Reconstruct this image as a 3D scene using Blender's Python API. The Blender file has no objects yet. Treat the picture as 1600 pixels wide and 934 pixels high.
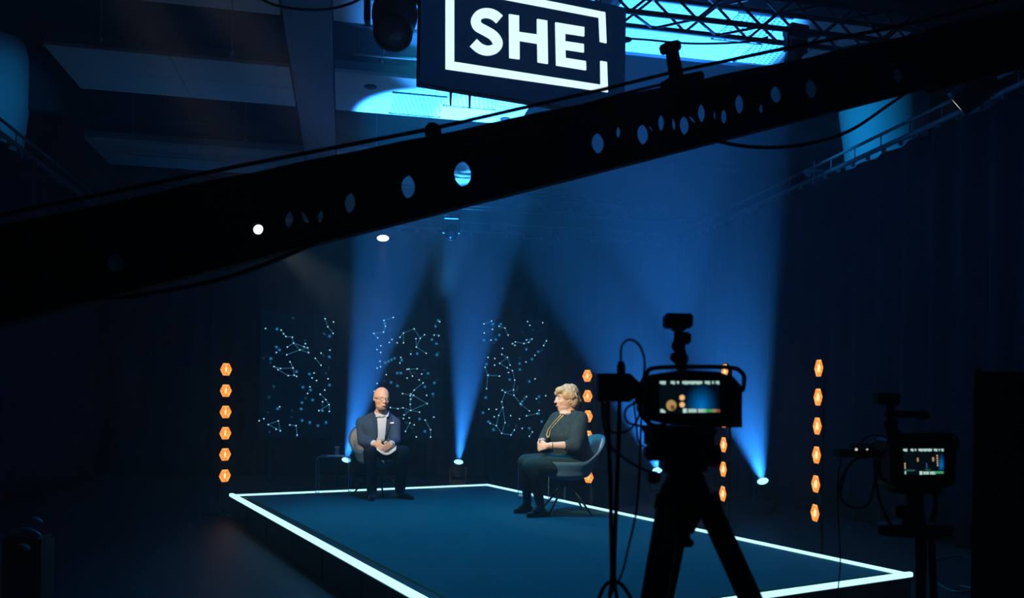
import bpy, bmesh, math, random
from math import sin, cos, pi, radians, sqrt
from mathutils import Vector, Matrix
from mathutils.bvhtree import BVHTree
from mathutils.geometry import tessellate_polygon

random.seed(7)
SC = bpy.context.scene
COL = SC.collection

# ------------------------------------------------------------------ camera model (pixels of the 1600x934 frame -> rays)
F, CX, CY, RO, CAMZ = 1300.0, 800.0, 620.0, radians(1.0), 1.45
PHI = radians(11.5)            # the hall's depth axis is turned this much to the left of the view
HP = 0.25                      # platform height

def uv(px, py):
    u, v = px - CX, CY - py
    return u * cos(RO) - v * sin(RO), v * cos(RO) + u * sin(RO)

def P(px, py, d):
    u, v = uv(px, py)
    return Vector((u / F * d, d, CAMZ + v / F * d))

def Pz(px, py, z):
    u, v = uv(px, py)
    d = (z - CAMZ) * F / v
    return Vector((u / F * d, d, z))

def S(px, d, z):
    """point in image column px, at depth d and world height z"""
    v = (z - CAMZ) * F / d
    u = ((px - CX) - v * sin(RO)) / cos(RO)
    return Vector((u / F * d, d, z))

def on_plane(px, py, p0, n):
    u, v = uv(px, py)
    r = Vector((u / F, 1, v / F))
    o = Vector((0, 0, CAMZ))
    t = (p0 - o).dot(n) / r.dot(n)
    return o + r * t

def R(xr, yr, z):
    return Vector((xr * cos(PHI) - yr * sin(PHI), xr * sin(PHI) + yr * cos(PHI), z))

SX, SY = Vector((cos(PHI), sin(PHI), 0)), Vector((-sin(PHI), cos(PHI), 0))
ZV = Vector((0, 0, 1))

# ------------------------------------------------------------------ materials
MATS = {}
def mat(name, col, rough=0.6, metal=0.0, var=0.15, scale=12.0, spec=0.4, bump=0.0, sheen=0.0, stretch=None):
    if name in MATS:
        return MATS[name]
    m = bpy.data.materials.new(name); m.use_nodes = True
    nt = m.node_tree; b = nt.nodes['Principled BSDF']
    b.inputs['Roughness'].default_value = rough
    b.inputs['Metallic'].default_value = metal
    b.inputs['Specular IOR Level'].default_value = spec
    if sheen:
        b.inputs['Sheen Weight'].default_value = sheen
    tc = nt.nodes.new('ShaderNodeTexCoord')
    mp = nt.nodes.new('ShaderNodeMapping')
    if stretch: mp.inputs['Scale'].default_value = stretch
    nt.links.new(tc.outputs['Object'], mp.inputs['Vector'])
    nz = nt.nodes.new('ShaderNodeTexNoise'); nz.inputs['Scale'].default_value = scale; nz.inputs['Detail'].default_value = 3
    nt.links.new(mp.outputs['Vector'], nz.inputs['Vector'])
    mx = nt.nodes.new('ShaderNodeMix'); mx.data_type = 'RGBA'
    mx.inputs[6].default_value = (*[c * (1 - var) for c in col], 1)
    mx.inputs[7].default_value = (*[min(1, c * (1 + var)) for c in col], 1)
    nt.links.new(nz.outputs['Fac'], mx.inputs[0])
    nt.links.new(mx.outputs[2], b.inputs['Base Color'])
    if bump:
        bp = nt.nodes.new('ShaderNodeBump'); bp.inputs['Strength'].default_value = bump; bp.inputs['Distance'].default_value = 0.01
        nt.links.new(nz.outputs['Fac'], bp.inputs['Height']); nt.links.new(bp.outputs['Normal'], b.inputs['Normal'])
    MATS[name] = m
    return m

def emit(name, col, strength, sample='NONE'):
    if name in MATS:
        return MATS[name]
    m = bpy.data.materials.new(name); m.use_nodes = True
    nt = m.node_tree; nt.nodes.clear()
    o = nt.nodes.new('ShaderNodeOutputMaterial'); e = nt.nodes.new('ShaderNodeEmission')
    e.inputs['Color'].default_value = (*col, 1); e.inputs['Strength'].default_value = strength
    nt.links.new(e.outputs[0], o.inputs['Surface'])
    m.cycles.emission_sampling = sample
    MATS[name] = m
    return m

def glassy(name, tint=(0.8, 0.93, 1.0), alpha_mix=0.88, rough=0.03):
    """clear acrylic: mostly transparent with a glossy coat"""
    m = bpy.data.materials.new(name); m.use_nodes = True
    nt = m.node_tree; nt.nodes.clear()
    o = nt.nodes.new('ShaderNodeOutputMaterial'); t = nt.nodes.new('ShaderNodeBsdfTransparent'); g = nt.nodes.new('ShaderNodeBsdfGlossy')
    t.inputs['Color'].default_value = (*tint, 1); g.inputs['Roughness'].default_value = rough
    lw = nt.nodes.new('ShaderNodeLayerWeight'); lw.inputs['Blend'].default_value = 1 - alpha_mix
    mx = nt.nodes.new('ShaderNodeMixShader')
    nt.links.new(lw.outputs['Facing'], mx.inputs[0]); nt.links.new(t.outputs[0], mx.inputs[1]); nt.links.new(g.outputs[0], mx.inputs[2])
    nt.links.new(mx.outputs[0], o.inputs['Surface'])
    MATS[name] = m
    return m

M_BLACK = mat('black_metal', (0.010, 0.011, 0.013), 0.55, 0.0, 0.2, 20, 0.3)
M_GEAR = mat('black_gear_plastic', (0.007, 0.007, 0.008), 0.6, 0.0, 0.2, 30, 0.2)
M_JIB = mat('black_painted_crane_steel', (0.003, 0.003, 0.003), 0.75, 0, 0.2, 15, 0.1)
M_TRUSS = mat('dull_black_truss_tube', (0.010, 0.012, 0.016), 0.55, 0.0, 0.2, 20, 0.35)
M_RUBBER = mat('black_cable_rubber', (0.004, 0.004, 0.005), 0.6, 0, 0.2, 20, 0.25)
M_FLOOR = mat('dark_hall_floor', (0.009, 0.010, 0.013), 0.5, 0, 0.25, 3, 0.35)
M_CURTAIN = mat('black_drape', (0.012, 0.014, 0.020), 0.95, 0, 0.2, 6, 0.1)
M_WALL = mat('dark_blue_hall_wall', (0.06, 0.07, 0.085), 0.85, 0, 0.12, 2, 0.2)
M_CEIL = mat('dark_hall_ceiling', (0.045, 0.05, 0.06), 0.9, 0, 0.15, 1.5, 0.2)
M_PANEL = mat('white_ceiling_panel', (0.66, 0.55, 0.52), 0.8, 0, 0.05, 1.2, 0.2)
M_BEAM = mat('painted_ceiling_beam', (0.22, 0.25, 0.28), 0.8, 0, 0.1, 2, 0.2)
M_DECK = mat('black_stage_deck', (0.010, 0.012, 0.016), 0.5, 0, 0.2, 8, 0.4)
M_CARPET = mat('teal_stage_carpet', (0.020, 0.120, 0.145), 0.95, 0, 0.12, 35, 0.1, bump=0.3)
M_DUCT = mat('pale_ventilation_duct', (0.55, 0.6, 0.62), 0.6, 0, 0.05, 2, 0.3)
M_SKIN = mat('skin', (0.66, 0.40, 0.27), 0.55, 0, 0.08, 14, 0.35)
M_SKIN2 = mat('fair_skin', (0.72, 0.46, 0.34), 0.5, 0, 0.08, 14, 0.35)
M_HAIR = mat('blonde_hair', (0.50, 0.36, 0.19), 0.6, 0, 0.55, 60, 0.3, bump=0.8, stretch=(1, 1, 0.25))
M_JACKET = mat('navy_suit_wool', (0.028, 0.055, 0.105), 0.9, 0, 0.18, 40, 0.15, bump=0.2)
M_LAPEL = mat('navy_suit_lapel', (0.020, 0.042, 0.082), 0.85, 0, 0.18, 40, 0.15)
M_TROUS = mat('dark_trouser_wool', (0.008, 0.012, 0.022), 0.9, 0, 0.2, 40, 0.1)
M_SHIRT = mat('pale_blue_cotton', (0.50, 0.57, 0.72), 0.85, 0, 0.08, 30, 0.15)
M_WHITE = mat('white_paper_cloth', (0.80, 0.80, 0.78), 0.8, 0, 0.04, 10, 0.2)
M_SHOE = mat('black_shoe_leather', (0.008, 0.008, 0.010), 0.35, 0, 0.15, 20, 0.5)
M_DRESS = mat('dark_green_jacquard', (0.018, 0.036, 0.038), 0.8, 0, 0.9, 34, 0.25, bump=0.2)
M_SKIRT = mat('dark_green_skirt_cloth', (0.014, 0.042, 0.044), 0.85, 0, 0.35, 26, 0.2)
M_TIGHTS = mat('black_tights', (0.006, 0.007, 0.010), 0.7, 0, 0.1, 20, 0.3)
M_GOLD = mat('pale_gold_beads', (0.85, 0.66, 0.34), 0.35, 0.6, 0.2, 60, 0.5)
M_LIP = mat('lips', (0.48, 0.22, 0.17), 0.5, 0, 0.05, 10, 0.3)
M_DARKEYE = mat('dark_eye', (0.02, 0.02, 0.02), 0.2, 0, 0.05, 10, 0.5)
M_CHAIR = mat('blue_grey_chair_felt', (0.055, 0.14, 0.22), 0.9, 0, 0.12, 40, 0.15, bump=0.2)
M_CHAIRIN = mat('beige_chair_lining', (0.30, 0.29, 0.24), 0.9, 0, 0.12, 40, 0.15)
M_LEGS = mat('dark_steel_chair_legs', (0.03, 0.035, 0.045), 0.35, 0.6, 0.1, 20, 0.5)
M_SIGNBODY = emit('navy_lit_sign_face', (0.0, 0.22, 1.0), 0.030)
M_SIGNBOX = mat('dark_sign_box', (0.03, 0.05, 0.07), 0.6, 0, 0.1, 5, 0.3)
M_AMBERBOX = mat('black_lamp_housing', (0.012, 0.009, 0.008), 0.6, 0, 0.1, 20, 0.3)

E_SIGN = emit('lit_sign_letter', (0.66, 0.92, 1.0), 1.25, 'AUTO')
E_STRIP = emit('led_strip_glow', (0.42, 0.86, 1.0), 1.7, 'AUTO')
E_LENSB = emit('blue_lens_glow', (0.25, 0.72, 1.0), 2.6)
E_LENSW = emit('white_lens_glow', (1.0, 0.97, 0.90), 3.0)
E_AMB = [emit('amber_glow_%s' % n, c, s) for n, c, s in
         (('deep', (1.0, 0.20, 0.02), 1.1), ('mid', (1.0, 0.29, 0.05), 1.3), ('bright', (1.0, 0.40, 0.09), 1.4))]
E_BULB = emit('warm_bulb_glow', (1.0, 0.62, 0.30), 1.6, 'AUTO')
E_DOT = emit('screen_dot_bright', (0.40, 0.80, 1.0), 1.05)
E_DOTB = emit('screen_dot_soft', (0.03, 0.32, 0.75), 0.55)
E_DOTC = emit('screen_dot_faint', (0.03, 0.20, 0.38), 0.20)
E_LINE = emit('screen_line', (0.10, 0.48, 0.80), 0.42)
E_SCR = emit('screen_dark_field', (0.02, 0.25, 0.95), 0.008)
G_ACRYL = glassy('clear_acrylic')
G_GLASS = glassy('clear_drinking_glass', (0.85, 0.95, 1.0), 0.7)

# perforated tile: rows of small round holes
def perforated():
    m = mat('perforated_ceiling_tile', (0.62, 0.52, 0.50), 0.8, 0, 0.05, 1.2, 0.2).copy()
    m.name = 'perforated_ceiling_tile'
    nt = m.node_tree; b = nt.nodes['Principled BSDF']
    tc = nt.nodes.new('ShaderNodeTexCoord'); vo = nt.nodes.new('ShaderNodeTexVoronoi')
    vo.inputs['Scale'].default_value = 20; vo.inputs['Randomness'].default_value = 0
    nt.links.new(tc.outputs['Object'], vo.inputs['Vector'])
    vo.voronoi_dimensions = '2D'
    lt = nt.nodes.new('ShaderNodeMath'); lt.operation = 'LESS_THAN'; lt.inputs[1].default_value = 0.24
    nt.links.new(vo.outputs['Distance'], lt.inputs[0])
    mx = nt.nodes.new('ShaderNodeMix'); mx.data_type = 'RGBA'
    src = b.inputs['Base Color'].links[0].from_socket
    nt.links.new(lt.outputs[0], mx.inputs[0]); nt.links.new(src, mx.inputs[6]); mx.inputs[7].default_value = (0.03, 0.05, 0.07, 1)
    nt.links.new(mx.outputs[2], b.inputs['Base Color'])
    return m
M_PERF = perforated()

# ------------------------------------------------------------------ mesh builder
class MB:
    def __init__(s):
        s.bm = bmesh.new(); s.mats = []; s.cur = 0
    def m(s, material):
        if material not in s.mats: s.mats.append(material)
        s.cur = s.mats.index(material); return s
    def _tag(s, before, smooth=False):
        s.bm.faces.ensure_lookup_table()
        for f in s.bm.faces[before:]:
            f.material_index = s.cur; f.smooth = smooth
    def poly(s, pts, smooth=False):
        n = len(s.bm.faces)
        s.bm.faces.new([s.bm.verts.new(p) for p in pts]); s._tag(n, smooth); return s
    def box(s, c, size, mtx=None, bevel=0.0):
        n = len(s.bm.faces)
        g = bmesh.ops.create_cube(s.bm, size=1)
        M = (mtx if mtx else Matrix.Identity(4))
        T = Matrix.Translation(c) @ M @ Matrix.Diagonal((*size, 1))
        bmesh.ops.transform(s.bm, matrix=T, verts=g['verts'])
        if bevel:
            es = list({e for v in g['verts'] for e in v.link_edges})
            bmesh.ops.bevel(s.bm, geom=es, offset=bevel, segments=2, affect='EDGES')
        s._tag(n); return s
    def tube(s, pts, r, seg=8, caps=True):
        """tube through points; r a number or a list"""
        n = len(s.bm.faces); pts = [Vector(p) for p in pts]
        rr = r if isinstance(r, (list, tuple)) else [r] * len(pts)
        rings = []; prev = None
        for i, p in enumerate(pts):
            a = pts[max(i - 1, 0)]; b = pts[min(i + 1, len(pts) - 1)]
            t = (b - a).normalized()
            if prev is None:
                x = t.orthogonal().normalized()
            else:
                x = (prev - t * prev.dot(t))
                x = x.normalized() if x.length > 1e-6 else t.orthogonal().normalized()
            prev = x; y = t.cross(x)
            rings.append([s.bm.verts.new(p + (x * cos(2 * pi * k / seg) + y * sin(2 * pi * k / seg)) * rr[i]) for k in range(seg)])
        for a, b in zip(rings, rings[1:]):
            for k in range(seg):
                s.bm.faces.new((a[k], a[(k + 1) % seg], b[(k + 1) % seg], b[k]))
        if caps:
            s.bm.faces.new(list(reversed(rings[0]))); s.bm.faces.new(rings[-1])
        s._tag(n, True); return s
    def ell(s, c, rad, mtx=None, sub=2):
        n = len(s.bm.faces)
        g = bmesh.ops.create_icosphere(s.bm, subdivisions=sub, radius=1)
        M = mtx if mtx else Matrix.Identity(4)
        if isinstance(rad, (int, float)): rad = (rad,) * 3
        bmesh.ops.transform(s.bm, matrix=Matrix.Translation(c) @ M @ Matrix.Diagonal((*rad, 1)), verts=g['verts'])
        s._tag(n, True); return s
    def limb(s, pts, rad):
        for p, q, a, b in zip(pts, pts[1:], rad, rad[1:]):
            s.tube([p, q], [a, b], 12)
        for p, a in zip(pts, rad): s.ell(p, a, sub=2)
        return s
    def rings(s, rings, caps=True, smooth=True):
        n = len(s.bm.faces)
        rv = [[s.bm.verts.new(p) for p in r] for r in rings]
        k = len(rv[0])
        for a, b in zip(rv, rv[1:]):
            for i in range(k):
                s.bm.faces.new((a[i], a[(i + 1) % k], b[(i + 1) % k], b[i]))
        if caps:
            s.bm.faces.new(list(reversed(rv[0]))); s.bm.faces.new(rv[-1])
        s._tag(n, smooth); return s
    def prism(s, outline, vec):
        """polygon (list of 3D points) extruded by vec"""
        n = len(s.bm.faces)
        a = [s.bm.verts.new(Vector(p)) for p in outline]; b = [s.bm.verts.new(Vector(p) + vec) for p in outline]
        tri = tessellate_polygon([[Vector(p) for p in outline]])
        for t in tri:
            s.bm.faces.new([a[i] for i in t]); s.bm.faces.new([b[i] for i in reversed(t)])
        k = len(a)
        for i in range(k):
            s.bm.faces.new((a[i], a[(i + 1) % k], b[(i + 1) % k], b[i]))
        s._tag(n); return s
    def disc(s, c, nrm, r, seg=16, thick=0.01):
        nrm = Vector(nrm).normalized()
        return s.tube([Vector(c) - nrm * thick / 2, Vector(c) + nrm * thick / 2], r, seg)
    def build(s, name, parent=None, base=None, recalc=True):
        """link as one mesh object; base moves the origin there"""
        if recalc: bmesh.ops.recalc_face_normals(s.bm, faces=s.bm.faces)
        me = bpy.data.meshes.new(name); s.bm.to_mesh(me); s.bm.free()
        for m_ in s.mats: me.materials.append(m_)
        o = bpy.data.objects.new(name, me); COL.objects.link(o)
        if parent is not None:
            o.parent = parent; o.matrix_parent_inverse = world(parent).inverted()
        elif base is not None:
            me.transform(Matrix.Translation(-Vector(base))); o.location = base
        return o

def world(o):
    m = o.matrix_basis.copy()
    if o.parent is not None:
        m = world(o.parent) @ o.matrix_parent_inverse @ m
    return m

def thing(name, label, cat, loc=(0, 0, 0), group=None):
    o = bpy.data.objects.new(name, None); COL.objects.link(o); o.location = loc
    o.empty_display_size = 0.1
    return tag(o, label, cat, group)

def tag(o, label, cat, group=None, kind=None):
    o['label'] = label; o['category'] = cat
    if group: o['group'] = group
    if kind: o['kind'] = kind
    return o

def struct(o, label=None):
    o['kind'] = 'structure'
    if label: o['label'] = label
    return o

def remesh(o, voxel, smooth=6, fac=0.5):
    md = o.modifiers.new('r', 'REMESH'); md.mode = 'VOXEL'; md.voxel_size = voxel; md.use_smooth_shade = True
    sm = o.modifiers.new('s', 'SMOOTH'); sm.iterations = smooth; sm.factor = fac
    bpy.context.view_layer.update()
    dg = bpy.context.evaluated_depsgraph_get()
    me = bpy.data.meshes.new_from_object(o.evaluated_get(dg))
    old = o.data; mats = list(old.materials)
    o.modifiers.clear(); o.data = me
    if not me.materials:
        for m_ in mats: me.materials.append(m_)
    for p in me.polygons: p.use_smooth = True
    return o

def bvh_of(objs):
    vs, ps = [], []
    for o in objs:
        W = world(o); b = len(vs)
        vs += [W @ v.co for v in o.data.vertices]
        ps += [tuple(b + i for i in p.vertices) for p in o.data.polygons]
    return BVHTree.FromPolygons(vs, ps)

def cam_hit(bvh, px, py, fallback=9.0):
    u, v = uv(px, py); r = Vector((u / F, 1, v / F)).normalized()
    h = bvh.ray_cast(Vector((0, 0, CAMZ)), r)
    if h[0] is None:
        return P(px, py, fallback), -r
    return h[0], h[1]

def spline(pts, n=6):
    pts = [Vector(p) for p in pts]; out = []
    for i in range(len(pts) - 1):
        p0 = pts[max(i - 1, 0)]; p1 = pts[i]; p2 = pts[i + 1]; p3 = pts[min(i + 2, len(pts) - 1)]
        for k in range(n):
            t = k / n
            out.append(0.5 * ((2 * p1) + (-p0 + p2) * t + (2 * p0 - 5 * p1 + 4 * p2 - p3) * t * t + (-p0 + 3 * p1 - 3 * p2 + p3) * t ** 3))
    out.append(pts[-1]); return out

def frame_mtx(x, y, z):
    m = Matrix.Identity(3); m.col[0] = x; m.col[1] = y; m.col[2] = z
    return m.to_4x4()
ROOM = frame_mtx(SX, SY, ZV)

def rbox(mb, x0, x1, y0, y1, z0, z1, bevel=0):
    return mb.box(R((x0 + x1) / 2, (y0 + y1) / 2, (z0 + z1) / 2), (x1 - x0, y1 - y0, z1 - z0), ROOM, bevel)

# ------------------------------------------------------------------ the hall
b = MB().m(M_FLOOR); rbox(b, -6.2, 8.0, -3, 15.8, -0.1, 0); struct(b.build('floor'), 'dark hall floor around the stage')
b = MB().m(M_WALL); rbox(b, -6.2, 8.0, 15.6, 15.8, 0, 6.2); struct(b.build('wall_back'), 'dark back wall behind the drapes')
b = MB().m(M_WALL); rbox(b, -6.2, -6.0, -3, 15.6, 0, 6.2); struct(b.build('wall_left'), 'dark left wall behind the drape')
b = MB().m(M_WALL); rbox(b, 7.8, 8.0, -3, 15.6, 0, 6.2); struct(b.build('wall_right'), 'dark right wall behind the drape')
b = MB().m(M_CEIL); rbox(b, -6.2, 8.0, 0.5, 15.8, 6.05, 6.2); struct(b.build('ceiling'), 'dark hall ceiling above the white panels')
b = MB().m(M_BEAM); rbox(b, -0.60, -0.17, 0.5, 15.5, 4.93, 5.16); struct(b.build('trim_1'), 'long ceiling beam running to the back')
b = MB().m(M_CEIL)
for y0 in (5.05, 8.10, 11.9):
    rbox(b, -6, -0.61, y0 + 0.35, y0 + 0.55, 5.2, 6.04); rbox(b, -0.16, 7.8, y0 + 0.35, y0 + 0.55, 5.2, 6.04)
struct(b.build('trim_2'), 'dark cross beams between the ceiling panels')

def raft(x0, x1, y0, y1, label, perf=(), holes=(), ntile=0.6):
    """lowered white ceiling panel of tiles"""
    t = thing('ceiling_panel', label, 'ceiling panel', R((x0 + x1) / 2, (y0 + y1) / 2, 4.95), 'white panels under the hall ceiling')
    b = MB().m(M_PANEL)
    ny = 2; nx = max(1, round((x1 - x0) / 1.2)); wx = (x1 - x0) / nx; wy = (y1 - y0) / ny
    for i in range(nx):
        for j in range(ny):
            rbox(b, x0 + i * wx + .004, x0 + (i + 1) * wx - .004, y0 + j * wy + .004, y0 + (j + 1) * wy - .004, 4.95, 4.99)
    b.build('tiles', t)
    b = MB().m(M_BEAM); rbox(b, x0, x1, y0, y1, 4.995, 5.08); b.build('backing', t)
    for (a0, a1, b0, b1) in perf:
        b = MB().m(M_PERF); rbox(b, a0, a1, b0, b1, 4.942, 4.949); g = b.build('perforated_tile', t)
        b = MB().m(M_BLACK); rbox(b, a0 - .02, a1 + .02, b1 - 0.0, b1 + .02, 4.938, 4.949); rbox(b, a0 - .02, a1 + .02, b0 - .02, b0, 4.938, 4.949)
        b.build('tile_slot', t)
    for (hx, hy) in holes:
        b = MB().m(M_BLACK); b.disc(R(hx, hy, 4.945), ZV, 0.07, 16, 0.012); b.build('downlight', t)
    return t
raft(-3.05, -0.62, 9.25, 10.5, 'white ceiling panel left of the long beam, second row, above the crane cable')
raft(-0.15, 2.15, 9.25, 10.5, 'white ceiling panel lit bright blue just under the glowing sign',
     perf=((.52, 1.12, 9.72, 10.42), (1.14, 1.74, 9.42, 9.98)), holes=((0.25, 9.6), (1.95, 10.3)))
raft(-3.05, -0.62, 6.9, 8.0, 'white ceiling panel at the top edge, left of the long beam')
raft(-0.15, 2.15, 6.9, 8.0, 'white ceiling panel behind the hanging moving light, left of the sign')
raft(2.35, 5.2, 6.9, 8.0, 'white ceiling panel lit bright blue behind the truss, right of the sign',
     perf=((3.45, 3.95, 6.95, 7.5), (3.9, 4.5, 7.45, 7.95)))
raft(-3.6, -0.62, 12.6, 14.0, 'dim ceiling panel in the third row, far left, above the crane arm')
raft(-0.15, 2.4, 12.4, 14.0, 'dim ceiling panel in the third row, mostly behind the crane arm')

# drapes: heavy folded cloth hung from a rail
def drape(name, fn, length, z0, z1, pitch, amp, label, seed):
    rnd = random.Random(seed)
    b = MB().m(M_CURTAIN); n = int(length / pitch * 8)
    ph = 0; top, bot = [], []
    prof = []
    for i in range(n + 1):
        t = i / n * length
        ph += 2 * pi / 8 * (1 + rnd.uniform(-.25, .25))
        prof.append((t, amp * sin(ph) * (1 + .3 * sin(t * 1.3))))
    bm = b.bm; rows = []
    levels = [z0, z0 + .6, (z0 + z1) / 2, z1 - .3, z1]
    for k, z in enumerate(levels):
        s_ = (1.0, 1.0, .9, .75, .55)[k]
        rows.append([bm.verts.new(fn(t, o * s_, z)) for t, o in prof])
    for a, c in zip(rows, rows[1:]):
        for i in range(n):
            f = bm.faces.new((a[i], a[i + 1], c[i + 1], c[i])); f.smooth = True
    o = b.build(name, base=fn(length / 2, 0, z0), recalc=False)
    md = o.modifiers.new('t', 'SOLIDIFY'); md.thickness = 0.01
    return tag(o, label, 'curtain')
ZR = CAMZ + 3.0
c1 = drape('stage_curtain', lambda t, o, z: R(6.15 + o, 1.6 + t, z), 13.2, 0.02, ZR - .085, .42, .055, 'black pleated curtain along the right side of the hall', 1)
c2 = drape('stage_curtain', lambda t, o, z: R(-4.0 + o, 1.6 + t, z), 13.2, 0.02, ZR - .085, .42, .055, 'black pleated curtain along the left side of the hall', 2)
c3 = drape('stage_curtain', lambda t, o, z: R(-3.8 + t, 15.0 + o, z), 9.8, 0.02, ZR - .085, .36, .05, 'black pleated curtain across the back, behind the three screens', 3)
M_RAIL = mat('curtain_rail_alloy', (0.20, 0.22, 0.24), 0.5, 0.3, .1, 10)
def rail(a, c, label, hooks):
    t = thing('curtain_rail', label, 'curtain rail', a)
    b = MB().m(M_RAIL); b.tube([a, c], .03, 8); b.tube([a + ZV * .16, c + ZV * .16], .02, 8)
    n = 26
    for i in range(n + 1):
        p = a.lerp(c, i / n); b.tube([p, p + ZV * .16], .008, 5)
    b.build('rail_tube', t)
    for i in range(hooks):
        p = a.lerp(c, (i + .5) / hooks); b = MB().m(M_RAIL); b.box(p - ZV * .045, (.04, .04, .05)); b.build('rail_glide', t)
rail(R(6.15, 1.6, ZR), R(6.15, 14.85, ZR), 'silver curtain rail carrying the right curtain', 44)
rail(R(-4.0, 1.6, ZR), R(-4.0, 14.85, ZR), 'silver curtain rail carrying the left curtain', 44)
rail(R(-3.8, 15.0, ZR), R(6.0, 15.0, ZR), 'silver curtain rail carrying the back curtain', 30)
for (a, q, lb) in ((R(6.15, 14.7, ZR + .16), 7.79, 'right'), (R(-4.0, 14.7, ZR + .16), -5.99, 'left')):
    pass

# big pale ventilation ducts above the side curtains
def duct(px0, px1, ytop, ybot, xr, label, lean):
    # round duct segment standing behind the curtain rail, with a rounded shoulder
    cpx = (px0 + px1) / 2
    u, v = uv(cpx, (ytop + ybot) / 2)
    # place where its ray crosses x_r
    k = xr / ((u * cos(PHI) + F * sin(PHI)) / F)
    d = k; r = (px1 - px0) / 2 / F * d
    base = P(cpx, ybot + 60, d)
    t = thing('ventilation_duct', label, 'duct', base)
    b = MB().m(M_DUCT); rings = []
    for py, s_, ox in ((ybot + 60, .84, lean), (ybot, .90, lean * .5), (ytop + (ybot - ytop) * .5, .98, 0), (ytop, 1.0, 0), (ytop - 25, .93, 0), (ytop - 38, .72, 0), (ytop - 44, .3, 0)):
        c = P(cpx + ox, py, d)
        rings.append([c + Vector((cos(2 * pi * i / 32), sin(2 * pi * i / 32), 0)) * r * s_ for i in range(32)])
    b.rings(rings); b.build('duct_shell', t)
    b = MB().m(M_BLACK); c = P(cpx, ytop - 40, d); b.tube([c, Vector((c.x, c.y, 6.04))], .02, 6); b.build('hanger_rod', t)
    return d
dR = duct(1314, 1446, 100, 250, 7.0, 'large pale round duct above the right curtain, lit blue', 8)
dL = duct(-95, 38, 88, 225, -4.75, 'large pale round duct at the left edge above the curtain', -8)

# ------------------------------------------------------------------ platform
A = Vector((-3.24, 9.59, 0)); B = Vector((-.31, 11.25, 0)); C = Vector((2.81, 5.78, 0)); D = Vector((-.12, 4.11, 0))
eAB = (B - A).normalized(); eBC = (C - B).normalized()
plat = thing('stage_platform', 'low teal carpeted stage platform edged with glowing white strips', 'stage', (A + C) / 2)
b = MB().m(M_DECK)
i_ = .012
b.prism([A + (eAB + eBC) * i_, B + (-eAB + eBC) * i_, C + (-eAB - eBC) * i_, D + (eAB - eBC) * i_], ZV * (HP - .012)); b.build('deck', plat)
b = MB().m(M_CARPET)
z = ZV * (HP - .012)
b.prism([A + eAB * .20 + eBC * .05 + z, B - eAB * .05 + eBC * .05 + z, C - eAB * .05 - eBC * .17 + z, D + eAB * .20 - eBC * .17 + z], ZV * .012)
b.build('carpet', plat)
def strip(p, q, inward, hs=.034, ws=.05):
    b = MB().m(E_STRIP); L = (q - p); t = L.normalized()
    M = frame_mtx(t, ZV.cross(t), ZV)
    b.box((p + q) / 2 + inward * ws / 2 + ZV * (HP - .001 + hs / 2), (L.length, ws, hs), M, .004); b.build('led_strip', plat)
    b = MB().m(M_BLACK); b.box((p + q) / 2 + inward * .025 + ZV * (HP - .008), (L.length + .01, .058, .012), M); b.build('strip_channel', plat)
strip(A, B, eBC, .020, .028); strip(B, C, -eAB, .022, .03); strip(C, D, -eBC, .032, .035); strip(D, A, eAB)
for k in range(1, 7):
    p = A.lerp(D, k / 7); b = MB().m(M_DECK); b.box(p + ZV * .11 + eAB * .005, (.012, .012, .2), frame_mtx(eAB, eBC, ZV)); b.build('skirt_seam', plat)

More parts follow.
